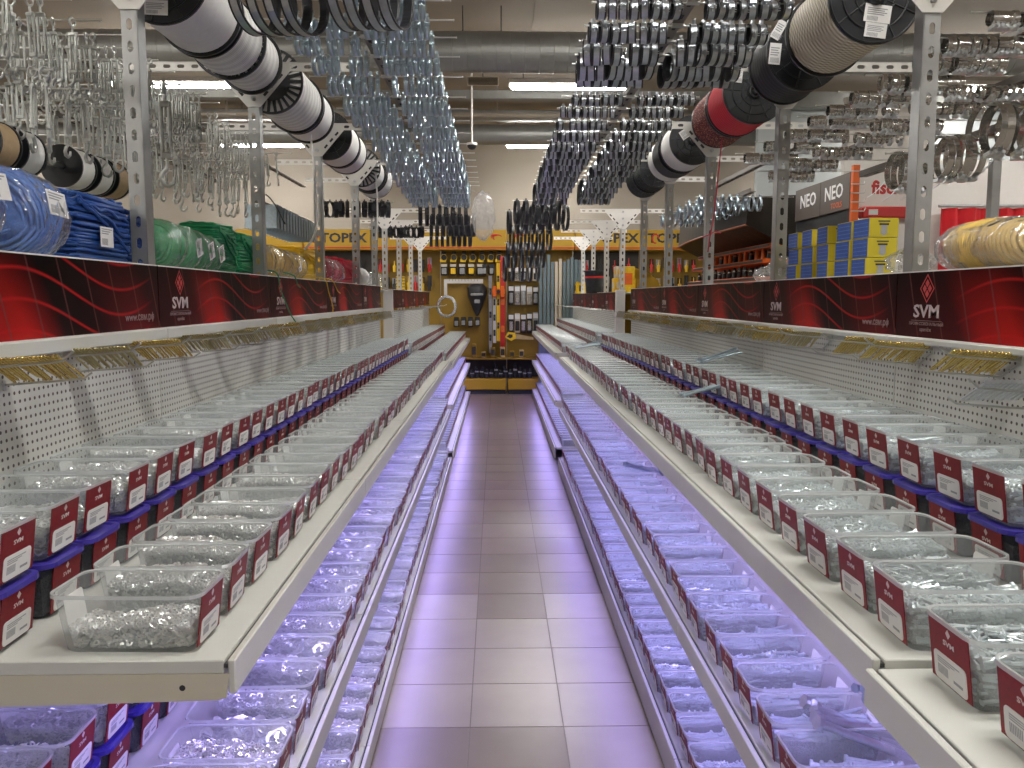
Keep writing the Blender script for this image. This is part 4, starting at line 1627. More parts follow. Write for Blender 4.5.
LIDS = []
for g in (GL, GR):
    s = g.s
    rz = 0 if s < 0 else PI
    xfr = g.xf + s * (.055 + .125)
    xlo = g.xf + s * (.018 + .125)       # front row centre
    xbk = g.xf + s * (.370 + .125)
    ye = 7.45 if s < 0 else 7.30
    for lev, row, x, dz, ystart in ((2, 'front', xfr, 0, 1.353 if s < 0 else .60), (2, 'back', xbk, .1065, 1.20 if s < 0 else .74),
                                    (1, 'front', xlo, 0, .88 if s < 0 else .60), (1, 'back', xbk, .1065, .9), (0, 'front', xlo, 0, 1.2)):
        if s < 0 and lev == 2 and row == 'back':
            ystart = 1.345
        for i, y in enumerate(ypos(ystart, ye, PITCH, .006)):
            z = g.z[lev] + dz + .0006
            zoff = -.012 if (s > 0 and lev == 2 and y < 1.15) else 0
            if s > 0 and lev == 2 and abs(y - 1.15) < .072:
                y = 1.15 + (.074 if y > 1.15 else -.074)
            BINS.append([math.hypot(x, y), g, lev, row, i, x + cr.uniform(-.006, .006), y, z + zoff, rz + cr.uniform(-.03, .03)])
    for lev, ystart, ylim in ((2, 1.345 if s < 0 else .74, ye), (1, .9, ye if s > 0 else 2.6)):
        for i, y in enumerate(ypos(ystart, ylim, PITCH, .004)):
            zoff = -.012 if (s > 0 and lev == 2 and y < 1.15) else 0
            if s > 0 and lev == 2 and abs(y - 1.15) < .072:
                y = 1.15 + (.074 if y > 1.15 else -.074)
            LIDS.append([y, g, lev, i, xbk, y, g.z[lev] + .0006 + zoff, rz])

CONT_L2 = ['nuts'] * 7 + ['nuts', 'washers', 'nuts', 'nuts', 'washers', 'nuts']
NEAR_MAX = 300


def weight(b):
    w = b[0]
    if b[3] == 'back' and b[2] == 1:
        w += 3.0
    if b[2] == 0:
        w += .4
    return w


BINS.sort(key=weight)
label_row = {(2, 'front'): 'front row', (2, 'back'): 'back row', (1, 'front'): 'front row', (1, 'back'): 'back row', (0, 'front'): 'single row'}
cnt_all = 0
farb = MB()
for bi, (d, g, lev, row, i, x, y, z, rz) in enumerate(BINS):
    if g is GR:
        kind = cr.choices(['short bolts', 'screws', 'short bolts', 'long bolts'], [5, 3, 3, 1 + 2 * (lev < 2)])[0]
        if lev == 1 and y < 1.9:
            kind = 'long bolts'
    else:
        kind = cr.choices(['nuts', 'washers', 'big washers'], [6, 3 + 2 * (lev < 2), 1.2])[0]
        if lev == 2 and row == 'front' and i < 6:
            kind = 'nuts'
        if lev == 1 and row == 'front':
            kind = ['big washers', 'washers', 'washers', 'big washers', 'washers', 'nuts'][i % 6]
    var = cr.choice([k for k in HEAPS if k[0] == kind])
    if g is GL and lev == 2 and row == 'front':
        var = {0: ('nuts', 0), 1: ('nuts', 2), 2: ('nuts', 1), 3: ('nuts', 1)}.get(i, var)
    if bi < NEAR_MAX:
        word = kind if kind != 'short bolts' else 'bolts'
        nm = '%s %s shelf' % (g.name, LEV[lev])
        o = ob('plastic_bin', tub_mesh, loc=(x, y, z), rot=(0, 0, rz), label='clear bin of %s, %s from near end, %s, %s' % (word, nth(i), label_row[(lev, row)], nm), cat='bin', group='clear bins on the %s' % nm)
        c = ob('label_card', card_mesh, o, label='dark red card')
        ob('barcode_sticker', stick_mesh, c)
        if y < 4.5 and i % 4 != 2:
            ob('rear_label', rear_mesh, o, label='white paper label on the rear wall')
        if y < 5.2:
            ob('loose_' + kind.replace(' ', '_'), HEAPS[var], loc=(x, y, z + .0015), rot=(0, 0, rz), kind='stuff', cat=word, label='zinc %s in the %s bin, %s, %s' % (word, nth(i), label_row[(lev, row)], nm))
        else:
            farb.M = Matrix.Translation((x, y, z)) @ Matrix.Rotation(rz, 4, 'Z')
            farb.box(-.094, -.043, .0025, .094, .043, cr.uniform(.03, .075), 4)
            farb.M = None
    else:
        farb.M = Matrix.Translation((x, y, z)) @ Matrix.Rotation(rz, 4, 'Z')
        tub_mb(farb, 2, 0, 1)
        farb.box(-.094, -.043, .0025, .094, .043, cr.uniform(.03, .075), 4)
        farb.M = farb.M @ CF
        farb.box(-.049, -.0455, -.0008, .049, .0455, .0004, 2)
        farb.box(-.038, -.044, .0004, .038, -.004, .0012, 3)
        farb.M = None
for (d, g, lev, i, x, y, z, rz) in LIDS:
    o = ob('lidded_bin', smoky_mesh, loc=(x, y, z), rot=(0, 0, rz), label='purple-lidded bin under the back row, %s from near end, %s %s shelf' % (nth(i), g.name, LEV[lev]), cat='bin', group='purple-lidded bins on the %s %s shelf' % (g.name, LEV[lev]))
    ob('lid', lid_mesh, o, label='purple lid')
    c = ob('label_card', card_mesh, o, label='dark red card')
    if y < 4.5:
        ob('barcode_sticker', stick_mesh, c)
    farb.M = Matrix.Translation((x, y, z)) @ Matrix.Rotation(rz, 4, 'Z')
    farb.box(-.094, -.043, .0025, .094, .043, .07, 4)
    farb.M = None
# distant gondolas: rows of small white-topped bins
for g in (GL, GR):
    s = g.s
    rz = 0 if s < 0 else PI
    for lev in range(3):
        for row, dx in (('front', .18), ('back', .50)):
            y = g.far[0] + .08
            while y < g.far[-1] - .05:
                z = g.z[lev] + (-.05 if (g is GL and lev == 2) else 0)
                x = g.xf + s * dx
                z += .001
                for k in range(2 if row == 'back' else 1):
                    farb.M = Matrix.Translation((x, y, z + .1 * k)) @ Matrix.Rotation(rz, 4, 'Z')
                    tub_mb(farb, 1, 0, 1)
                    farb.box(-.094, -.043, .0025, .094, .043, .06, 4)
                    farb.M = farb.M @ CF
                    farb.box(-.049, -.0455, -.0008, .049, .0455, .0004, 2)
                    farb.box(-.038, -.044, .0004, .038, -.004, .0012, 3)
                    farb.M = None
                y += .150
ob('bins', farb.mesh('distant_bins', [M['tub'], M['rim'], M['card'], M['sticker'], M['heap']]), kind='stuff', cat='bins', label='rows of distant clear bins with red cards, and what the far and lidded bins hold')

# long bolts and rods sticking out of single bins
def rod_mesh(L, r, headed, m):
    mb = MB()
    mb.cyl((0, 0, 0), (L, 0, 0), r, n=10)
    if headed:
        mb.cyl((-r * 1.2, 0, 0), (0, 0, 0), r * 1.8, n=6, smooth=False)
        mb.cyl((L * .98, 0, 0), (L, 0, 0), r * .9, r * .6, n=10)
    return mb.mesh('long_bolt', M[m])


LB = {'thick': rod_mesh(.24, .0085, True, 'zinc'), 'thin': rod_mesh(.19, .0045, True, 'zincb'), 'mid': rod_mesh(.24, .006, True, 'zincb')}


def stick_out(n, kind, base, rot, spread, label, seed):
    r = random.Random(seed)
    for k in range(n):
        ob('long_bolt', LB[kind], loc=(base[0] + r.uniform(-1, 1) * spread * .4, base[1] + (k - n / 2) * spread, base[2] + r.uniform(-.004, .004)),
           rot=(r.uniform(0, 6), rot[0] + r.uniform(-.1, .1), rot[1] + r.uniform(-.14, .14)), label=label % nth(k), cat='bolt', group=label.replace('%s ', ''))


# right middle shelf: a bundle lying on a bin, heads up towards the aisle
stick_out(5, 'thick', (.655, 1.62, .69), (.36, .15), .021, '%s thick grey bolt of the bundle propped on a right middle shelf bin', 31)
stick_out(4, 'mid', (.78, 1.68, .70), (.20, .25), .018, '%s bluish bolt behind the thick bundle on right middle shelf', 32)
stick_out(4, 'mid', (.66, 4.2, .68), (.25, .35), .02, '%s long bolt propped on a bin far along the right middle shelf', 36)
stick_out(5, 'thin', (.80, 3.55, 1.115), (-.30, -.5), .02, '%s zinc rod sticking up from a right upper shelf front bin', 33)
stick_out(6, 'thin', (1.0, 4.05, 1.225), (-.34, -.6), .02, '%s zinc rod sticking up from a right upper shelf back bin', 34)
stick_out(9, 'thin', (.66, 6.9, 1.115), (-.25, -.1), .02, '%s zinc rod at the far end of the right upper shelf', 35)

# ================================================================== goods on top of the left gondola
TZL = GL.ban[1] - .006 + .0005
TZR = GR.ban[1] - .006 + .0005


def price_tag(parent, o, right, up, w=.075, h=.055):
    F = frame_mat(o, right, up)
    mb = MB()
    mb.M = F
    mb.box(-w / 2, -h / 2, 0, w / 2, h / 2, .0012, 0)
    for q in range(3):
        mb.box(-w * .42, h * (.36 - q * .11), .0012, w * (.4 - .14 * q), h * (.41 - q * .11), .0015, 1)
    for q in range(9):
        mb.box(-w * .4 + q * w * .05, -h * .40, .0012, -w * .4 + q * w * .05 + w * .026, -h * .08, .0015, 1)
    ob('price_tag', mb.mesh('price_tag', [M['sticker'], M['grey_ink']]), parent)


def rope_block(name, x, y0, y1, w, h, mat, label, cat, seed, group, tags=(), tz=TZL):
    """a folded block of rope: stacked strands wound round a soft rectangle."""
    r = random.Random(seed)
    root = ob(name, None, loc=(x, (y0 + y1) / 2, tz), label=label, cat=cat, group=group)
    L = y1 - y0
    mb = MB()
    n = int(h / .0066)
    for k in range(n):
        z = .005 + k * .0066
        t = k / (n - 1)
        sq = 1 - .10 * abs(t - .5) ** 2 * 4 + r.uniform(-.02, .02)
        pts = rrect(L / 2 * sq, w / 2 * sq, min(w, L) * .22, 5)
        ph = r.uniform(0, 6)
        mb.tube([(py + r.uniform(-.002, .002), px + r.uniform(-.002, .002), z + .006 * math.sin(px * 18 + ph) + r.uniform(-.002, .002)) for px, py in pts], .0047, 5, closed=True)
    for q in range(7):
        yy = -L / 2 + L * (q + .5) / 7
        mb.tube([(w * .42 * math.sin(a * 1.2), yy + .01 * math.sin(a * 4 + q), h - .004 + .01 * math.cos(a * 1.2) + r.uniform(-.003, .003)) for a in [-1.3 + i * .26 for i in range(11)]], .0045, 5)
    for q in range(3):
        pts = []
        for i in range(9):
            t = i / 8
            pts.append((w / 2 + .004 + .004 * math.sin(t * PI), -L / 2 + L * (.1 + .8 * t), h * (.9 - .7 * t * (q + 1) / 3) + r.uniform(-.01, .01)))
        mb.tube(pts, .005, 5)
    ob('strands', mb.mesh('strands', M[mat]), root)
    core = MB()
    core.box(-w * .43, -L * .44, .004, w * .43, L * .44, h - .012, 0, .02)
    ob('core', core.mesh('core', M[mat]), root)
    for t in tags:
        price_tag(root, (t[0], t[1], t[2]), t[3] if len(t) > 3 else (0, 1, 0), t[4] if len(t) > 4 else (0, 0, 1))
    return root


def rope_hank(name, x, y, rx, ry, rz, mat, label, cat, seed, group, film=None, twist=.5, tags=(), strands=26, sr=.0055, tz=TZL, cross=False):
    """a fat wound skein, axis along Y; strands cross in a weave when CROSS."""
    r = random.Random(seed)
    root = ob(name, None, loc=(x, y, tz + rz), label=label, cat=cat, group=group)
    mb = MB()
    for k in range(strands):
        t = -1 + 2 * (k + .5) / strands
        q = max(.15, (1 - abs(t) ** 3.0)) ** .5
        tw = twist * (1 if (k % 2 or not cross) else -1)
        pts = []
        for i in range(22):
            a = 2 * PI * i / 22
            pts.append((rx * q * math.cos(a) * (1 + r.uniform(-.02, .02)), ry * (t + tw * .42 * math.sin(a + .4)) * .97 / (1 + .42 * twist), rz * q * math.sin(a) * (1 + r.uniform(-.02, .02))))
        mb.tube(pts, sr, 5, closed=True)
    ob('strands', mb.mesh('strands', M[mat]), root)
    core = MB()
    core.lathe([(rx * .05, -ry * .9)] + [(min(rx, rz) * .86 * max(.15, (1 - abs(t) ** 3)) ** .5, ry * t * .92) for t in (-.9, -.6, -.3, 0, .3, .6, .9)] + [(rx * .05, ry * .9)], (0, 0, 0), (0, 1, 0), 18)
    ob('core', core.mesh('core', M[mat]), root)
    if film:
        fm = MB()
        rr = random.Random(seed + 5)
        vs, fs = [], []
        ni, nj = 13, 20
        for i in range(ni):
            t = -1.0 + 2.0 * i / (ni - 1)
            q = max(.10, 1 - abs(t) ** 5) ** .5
            for j in range(nj):
                a = 2 * PI * j / nj
                k = 1.06 + rr.uniform(-.03, .05)
                vs.append((rx * q * k * math.cos(a), ry * t * 1.03, max(-rz + .0005, rz * q * k * math.sin(a))))
        for i in range(ni - 1):
            for j in range(nj):
                fs.append((i * nj + j, i * nj + (j + 1) % nj, (i + 1) * nj + (j + 1) % nj, (i + 1) * nj + j))
        fm.add(vs, fs, 0, False)
        ob('clear_wrap', fm.mesh('wrap', M[film]), root)
    for t in tags:
        price_tag(root, t[0], t[1], t[2], *(t[3:] or (.075, .055)))
    return root


xg = -1.165
UPL = (.05, .15, 1)
rope_hank('rope_hank', xg, 1.535, .095, .107, .105, 'lblue', 'pale blue net-wound rope hank in clear wrap, nearest on the left gondola top', 'rope', 41, 'rope goods on the left gondola', 'film', 1.1, [((.106, .03, .045), (0, 1, -.1), (-.25, .1, 1))], 34, .0048, cross=True)
rope_hank('rope_hank', xg, 1.785, .095, .115, .108, 'lblue', 'pale blue net-wound rope hank with two paper tags, second on the left top', 'rope', 42, 'rope goods on the left gondola', 'film', 1.1, [((.110, .02, .035), (0, 1, .05), (-.2, 0, 1), .085, .058)], 36, .0048, cross=True)
rope_hank('rope_hank', xg, 2.055, .098, .110, .104, 'lblue', 'pale blue net-wound rope hank beside the dark blue rope block', 'rope', 43, 'rope goods on the left gondola', 'film', 1.0, [((.098, .015, .030), (0, 1, -.05), (-.15, 0, 1), .085, .060)], 34, .0048, cross=True)
rope_block('rope_block', xg - .012, 2.20, 2.56, .15, .186, 'blue', 'dark blue rope block with one paper tag, between blue hanks and first upright', 'rope', 44, 'rope goods on the left gondola', [(.092, -.02, .075)])
rope_block('rope_block', xg - .04, 2.59, 2.75, .15, .172, 'blue', 'narrow dark blue rope block by the first left upright', 'rope', 45, 'rope goods on the left gondola', [(.088, .04, .125)])
for k, (y, sc) in enumerate([(2.90, 1), (3.06, .97), (3.20, .93), (3.33, .88)]):
    rope_hank('rope_hank', xg, y, .085 * sc, .073 * sc, .085 * sc, 'lgreen', 'twisted green rope hank, %s of the four beside the green block' % nth(k), 'rope', 50 + k, 'rope goods on the left gondola', 'film', .55, [((.088 * sc, .01, .005), (0, 1, .3), (-.1, 0, 1), .06, .06)] if k else [], 22, .006)
rope_block('rope_block', xg - .05, 3.41, 3.69, .17, .205, 'green', 'tall bright green rope block, nearer half', 'rope', 55, 'rope goods on the left gondola')
rope_block('rope_block', xg - .05, 3.70, 3.97, .17, .19, 'green', 'tall bright green rope block, farther half', 'rope', 56, 'rope goods on the left gondola')
for k, y in enumerate([4.05, 4.22, 4.39, 4.56, 4.72]):
    rope_hank('rope_hank', xg, y, .09, .080, .085 - .002 * k, 'lyellow', 'pale yellow rope hank, %s of five beside the yellow block' % nth(k), 'rope', 60 + k, 'rope goods on the left gondola', 'film', .5, [((.094, .02, -.005), (0, 1, .2), (-.1, 0, 1), .06, .05)] if k == 3 else [], 20, .0065)
rope_block('rope_block', xg - .055, 4.82, 5.42, .19, .195, 'yellow', 'bright yellow rope block between yellow and red hanks', 'rope', 66, 'rope goods on the left gondola')
for k, y in enumerate([5.52, 5.70, 5.88]):
    rope_hank('rope_hank', xg, y, .09, .085, .082, 'pink', 'red and white rope hank, %s of three beside the red block' % nth(k), 'rope', 70 + k, 'rope goods on the left gondola', 'film', .5, [((.094, .0, -.005), (0, 1, .2), (-.1, 0, 1), .05, .07)] if k == 2 else [], 20, .0065)
rope_block('rope_block', xg - .055, 6.0, 6.75, .19, .19, 'red', 'bright red rope block near the far end of the left gondola', 'rope', 74, 'rope goods on the left gondola')
rope_hank('rope_hank', xg, 7.0, .09, .16, .075, 'white', 'white rope hank past the red block, left gondola', 'rope', 76, 'rope goods on the left gondola', None, .5, (), 26, .0065)
for k, (px, py) in enumerate([(394, 279), (404, 281)]):
    q = at(px, py, 8.3 + .4 * k)
    mb = MB()
    crumple(mb, .10, .12, .085, 80 + k)
    ob('wrapped_bundle', mb.mesh('bundle', M['film2']), loc=(-1.24, 8.2 + .3 * k, TZL - .02 + .085), label='clear wrapped bundle on distant left gondola top, %s' % nth(k), cat='bundle')


def cord(pts, r, mat, label, group=None):
    # smooth the polyline a little
    P = [Vector(p) for p in pts]
    out = []
    n = len(P)
    for i in range(n - 1):
        p0, p1, p2, p3 = P[max(i - 1, 0)], P[i], P[i + 1], P[min(i + 2, n - 1)]
        for k in range(6):
            t = k / 6
            out.append(.5 * ((2 * p1) + (p2 - p0) * t + (2 * p0 - 5 * p1 + 4 * p2 - p3) * t * t + (3 * p1 - p0 - 3 * p2 + p3) * t ** 3))
    out.append(P[-1])
    mb = MB()
    mb.tube(out, r, 6)
    return ob('hanging_rope', mb.mesh('cord', M[mat]), label=label, cat='cord', group=group)


cord([(-1.08, 3.92, 1.66), (-1.03, 3.94, 1.645), (-1.025, 3.98, 1.57), (-1.02, 4.06, 1.50), (-1.02, 4.14, 1.45), (-1.01, 4.2, 1.41)], .003, 'green', 'green cord end hanging over the left banner, longer one')
cord([(-1.08, 4.25, 1.66), (-1.032, 4.28, 1.642), (-1.03, 4.34, 1.60), (-1.03, 4.40, 1.585)], .003, 'green', 'short green cord end curling over the left banner edge')
cord([(-1.08, 5.0, 1.65), (-1.03, 5.04, 1.64), (-1.025, 5.12, 1.56), (-1.02, 5.2, 1.48), (-1.02, 5.2, 1.44)], .003, 'yellow', 'yellow cord end hanging over the left banner, longer one')
cord([(-1.08, 5.2, 1.65), (-1.03, 5.25, 1.64), (-1.028, 5.4, 1.58), (-1.028, 5.5, 1.56)], .003, 'yellow', 'short yellow cord end over the left banner edge')
cord([(-1.0, 4.6, 2.41), (-.99, 4.62, 2.2), (-.985, 4.64, 1.95), (-1.02, 4.66, 1.85), (-1.07, 4.7, 1.80)], .006, 'white', 'white cord hanging straight down from the spoked spool')
cord([(-.93, 6.55, 2.48), (-.925, 6.57, 2.2), (-.94, 6.6, 1.98)], .007, 'white', 'white cord hanging from the far left spool')
cord([(-1.5, 5.2, 2.0), (-1.48, 5.2, 2.12), (-1.42, 5.2, 2.16), (-1.36, 5.2, 2.1), (-1.30, 5.2, 1.98)], .004, 'black_cord', 'black bent cable arching above the yellow hanks')
cord([(1.16, 4.34, 2.40), (1.15, 4.40, 2.1), (1.15, 4.45, 1.95), (1.145, 4.5, 1.85), (1.15, 4.55, 1.78)], .0035, 'pink', 'thin red cord hanging from the speckled red spool')
cord([(1.12, 4.56, 1.86), (1.15, 4.56, 1.87), (1.19, 4.56, 1.89), (1.22, 4.56, 1.88)], .0035, 'pink', 'red cord end tied round the third right upright')

# ================================================================== goods on the right gondola
xr = 1.285
for k, (y, L) in enumerate([(2.14, .20), (1.62, .26)]):
    root = rope_hank('rope_bag', xr, y, .085, L, .066 + .012 * k, 'lyellow', 'yellow rope in a long clear bag, %s, right gondola top' % ('beside the slotted upright' if k == 0 else 'nearest the viewer'), 'bag', 90 + k, 'yellow rope bags on the right gondola', 'film2', .25, (), 34, .0065, TZR)
for k, (y, n, back) in enumerate([(2.80, 3, 0), (2.935, 3, 0), (3.115, 3, 0), (3.27, 3, 0), (3.43, 3, 0)]):
    for j in range(n):
        zz = TZR + j * .0655
        root = ob('carton', None, loc=(1.218 + cr.uniform(-.004, .004), y, zz), rot=(0, 0, cr.uniform(-.05, .05)), label='small blue and yellow carton, %s from the table of column %s on right gondola' % (['lowest', 'middle', 'topmost'][j], nth(k)), cat='box', group='blue and yellow cartons')
        root['label'] = '%s blue and yellow carton in the %s stack from the near upright, right gondola' % (['lowest', 'middle', 'topmost'][j], nth(k))
        mb = MB()
        mb.box(0, -.055, 0, .10, .055, .064, 0, .0015)
        ob('body', mb.mesh('carton_body', M['boxyellow']), root)
        mb = MB()
        mb.box(-.001, -.0535, .002, .0004, .0535, .062, 0)
        for q in range(4):
            mb.box(-.0015, -.05, .009 + q * .013, -.001, .05, .0105 + q * .013, 1)
        ob('side_print', mb.mesh('side_print', [M['boxblue'], M['lblue']]), root)
        mb = MB()
        mb.cyl((.05, -.0556, .018), (.05, -.0556 + .0004, .018), .012, n=8)
        mb.box(.040, -.0562, .016, .060, -.0552, .040, 0)
        mb.box(.034, -.0562, .040, .066, -.0552, .046, 1)
        mb.box(.030, -.0562, .051, .070, -.0552, .055, 1)
        ob('end_print', mb.mesh('end_print', [M['greypack'], M['black_ink']]), root)
for k, (x_, y, rx, ry, rz) in enumerate([(1.29, 2.60, .06, .085, .045), (1.27, 3.70, .055, .10, .06), (1.27, 3.92, .05, .09, .04)]):
    mb = MB()
    crumple(mb, rx, ry, rz, 95 + k)
    mb.v = [(v[0], v[1], max(v[2], -rz * .95)) for v in mb.v]
    ob('plastic_bag', mb.mesh('bag', M['film2']), loc=(x_, y, TZR + rz * .95), label=['crumpled clear bag between the cartons and near right upright', 'crumpled clear bag behind the last carton stack, taller', 'flat crumpled clear bag farther behind the cartons'][k], cat='bag')
# ================================================================== far tool display
YD = 13.5
ppm = 834.0 / YD


def X_(px, Y=YD):
    return at(px, 300, Y).x


def Z_(py, Y=YD, px=500):
    return at(px, py, Y).z


ztop, zhead = Z_(231), Z_(251)
bay_px = [243, 309, 375, 441, 507, 573, 639, 705]
M['hdr_red'] = PM('red_header_stripe', (.50, .04, .01), .5, 0, .05)
for i in range(7):
    x0, x1 = X_(bay_px[i]), X_(bay_px[i + 1]) - .01
    root = ob('tool_display', None, loc=((x0 + x1) / 2, YD, 0), label='yellow tool display bay with header at the end wall, %s of seven across' % nth(i), cat='display', group='yellow display bays')
    w = (x1 - x0) / 2
    mb = MB()
    mb.box(-w, .03, 0, w, .07, zhead, 0)
    ob('back_panel', mb.mesh('back_panel', M['ochre'] if i in (3, 4) else M['darkbrown'] if i in (1, 5) else M['ochre']), root)
    mb = MB()
    mb.box(-w, -.30, zhead, w, .07, ztop, 0, .01)
    mb.box(-w, -.302, zhead + .02, w, -.30, zhead + .045, 1)
    hd = ob('header_board', mb.mesh('header_board', [M['yellowboard'], M['hdr_red']]), root)
    lm = MB()
    if i in (1, 5, 6):
        text_faces(lm, 'TOPEX', .20, (.10 if i != 6 else -.1, -.304, (ztop + zhead) / 2 + .02), (1, 0, 0), (0, 0, 1), 0, .03, 1.15)
        lm.tube([(-.34 + .05 * math.cos(t), -.303, (ztop + zhead) / 2 + .02 + .07 * math.sin(t)) for t in [i_ * .5 for i_ in range(11)]], .012, 5, mi=1)
        ob('lettering', lm.mesh('lettering', [M['dark'], M['redp']]), hd)
    elif i in (3, 4):
        c0 = .36 if i == 3 else -.34
        for q in range(3):
            lm.tube([(c0 + (.10 - .03 * q) * math.cos(t), -.303, (ztop + zhead) / 2 + .03 + (.05 - .012 * q) * math.sin(t)) for t in [.4 + q * .9 + k * .35 for k in range(7)]], .009, 5, mi=1)
        ob('emblem', lm.mesh('emblem', [M['dark'], M['redp']]), hd)
    zs = Z_(356)
    mb = MB()
    mb.box(-w, -.42, zs - .03, w, .03, zs, 0, .006)
    ob('shelf', mb.mesh('shelf', M['ochre']), root)
    zd0, zd1 = 0.02, Z_(376.5)
    mb = MB()
    mb.box(-w + .01, -.40, zd0 + .05, w - .01, .03, zd1, 0, .008)
    mb.box(-w + .02, -.38, 0, w - .02, .03, zd0 + .05, 1)
    dr = ob('drawer', mb.mesh('drawer', [M['yellowboard'], M['dark']]), root)
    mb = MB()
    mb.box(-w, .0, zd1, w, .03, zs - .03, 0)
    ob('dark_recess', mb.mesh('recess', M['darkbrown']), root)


def pack(name, px0, py0, px1, py1, mats, label, cat, group, Y=13.42, dep=.06, sub=True):
    a, b = at(px0, py1, Y), at(px1, py0, Y)
    mb = MB()
    w, h = b.x - a.x, b.z - a.z
    mb.box(-w / 2, -dep / 2, 0, w / 2, dep / 2, h, 0, min(.01, w * .15))
    if sub:
        mb.box(-w * .38, -dep / 2 - .012, h * .12, w * .38, -dep / 2, h * .62, 1, min(.008, w * .1))
        mb.box(-w * .46, -dep / 2 - .002, h * .72, w * .46, -dep / 2, h * .95, 2)
    return ob(name, mb.mesh(name, [M[m] for m in mats]), loc=((a.x + b.x) / 2, Y, a.z), label=label, cat=cat, group=group)


pr = random.Random(9)
for k, px in enumerate([444, 454, 464, 473, 482, 491, 499]):
    c = at(px, 257.5, 13.42)
    mb = MB()
    mb.cyl((0, -.04, 0), (0, .04, 0), .052, n=18, mi=0)
    mb.cyl((0, -.045, 0), (0, -.04, 0), .045, n=18, mi=1)
    mb.box(-.062, -.04, -.075, .03, .04, -.03, 0, .006)
    mb.box(-.03, -.02, .055, .03, .02, .10, 2, .004)
    ob('tape_measure', mb.mesh('tape_measure', [M['yellow'], M['dark'], M['dark']]), loc=c, label='yellow and black tape measure, %s in the row below the header' % nth(k), cat='tape measure', group='tape measures on the display')
for k, px in enumerate([441, 450, 459, 468, 477]):
    pack('blister_pack', px, 263.5, px + 6.5, 275.5, ['dark', 'yellow' if k % 2 else 'greypack', 'beige'], 'blister pack of tools, %s in the row below the tape measures' % nth(k), 'tool pack', 'packs below the tape measures')
for k, px in enumerate([482, 489]):
    pack('blister_pack', px, 264, px + 5, 275, ['dark', 'greypack', 'dark'], 'dark blister pack beside the spirit levels, %s one' % nth(k), 'tool pack', 'dark packs')
for k, px in enumerate([454, 461, 468, 475]):
    pack('blister_pack', px, 317, px + 5, 327 - (k % 2), ['darkbrown', 'greypack', 'dark'], 'small brown tool pack, %s in the row above the lower shelf' % nth(k), 'tool pack', 'brown packs')
for r_, (y0, y1) in enumerate([(268, 281), (286, 305), (313, 333)]):
    for k in range(5):
        px = 508.5 + k * 6.1
        pack('blister_pack', px, y0 + pr.uniform(-1, 1), px + 5.2, y1, [pr.choice(['greypack', 'dark', 'beige']), pr.choice(['stain', 'dark', 'greypack']), 'sticker'],
             'tool card, %s in the %s row of the display bay right of the red level' % (nth(k), ['upper', 'middle', 'lower'][r_]), 'tool pack', 'tool cards in the right bay')
# framing square
a, b, c = at(445.5, 297, 13.42), at(445.5, 280.5, 13.42), at(483, 280.5, 13.42)
mb = MB()
mb.box(-.025, 0, a.z - b.z, .025, .006, 0.02)
mb.box(.025, 0, -.045, c.x - b.x, .006, .02)
for q in range(10):
    mb.box(.06 + q * .05, -.001, -.01, .064 + q * .05, 0, .018, 1)
ob('framing_square', mb.mesh('framing_square', [M['galvl'], M['dark']]), loc=b, label='steel framing square hanging on the yellow panel', cat='square')
# dark cone shaped tool bag
c = at(477, 297, 13.36)
mb = MB()
mb.lathe([(.02, -.30), (.07, -.20), (.15, .02), (.16, .14), (.11, .20), (.03, .21)], (0, 0, 0), (0, 0, 1), 14)
mb.box(-.10, -.17, .02, .10, -.13, .06, 1, .01)
mb.box(-.04, -.175, -.10, .05, -.12, -.04, 1, .01)
ob('tool_pouch', mb.mesh('tool_pouch', [M['dark'], M['greypack']]), loc=c, label='black cone-shaped tool pouch with pale badge on yellow panel', cat='tool pouch')
# spirit levels
for px0, px1, py0, py1, m, lb in ((489, 491.8, 276, 353, 'greypack', 'slim grey level standing beside the aluminium one'), (493, 496, 292, 343, 'galvl', 'aluminium spirit level standing on the display shelf'),
                                  (496.7, 499.8, 263, 341, 'yellow', 'yellow spirit level next to the red one'), (500.6, 505, 256, 347, 'redp', 'tall red spirit level on the yellow display')):
    a, b = at(px0, py1, 13.27), at(px1, py0, 13.27)
    w, h = b.x - a.x, b.z - a.z
    mb = MB()
    for xx in (0, w * .72):
        mb.box(xx, 0, 0, xx + w * .28, .06, h, 0)
    mb.box(w * .28, .02, 0, w * .72, .04, h, 0)
    for t in (.2, .5, .8):
        mb.box(w * .12, -.004, h * t - .05, w * .88, .06, h * t + .05, 1, .005)
        mb.cyl((w * .2, -.006, h * t), (w * .8, -.006, h * t), .012, n=8, mi=2)
    ob('spirit_level', mb.mesh('spirit_level', [M[m], M['dark'] if m != 'redp' else M['orange'], M['film2']]), loc=a, label=lb, cat='spirit level')
a, b = at(492, 297, 13.2), at(505, 286, 13.2)  # orange clamp hung before the spirit levels
w, h = b.x - a.x, b.z - a.z
mb = MB()
mb.box(0, 0, h * .25, w, .09, h * .75, 0, .01)
mb.box(w * .05, -.01, 0, w * .35, .09, h, 0, .01)
mb.box(w * .65, -.01, 0, w * .95, .09, h, 0, .01)
mb.cyl((w * .5, -.03, h * .5), (w * .5, 0, h * .5), .03, n=12, mi=1)
ob('clamp_tool', mb.mesh('clamp_tool', [M['orange'], M['dark']]), loc=a, label='orange clamp tool hung in front of the spirit levels', cat='tool')
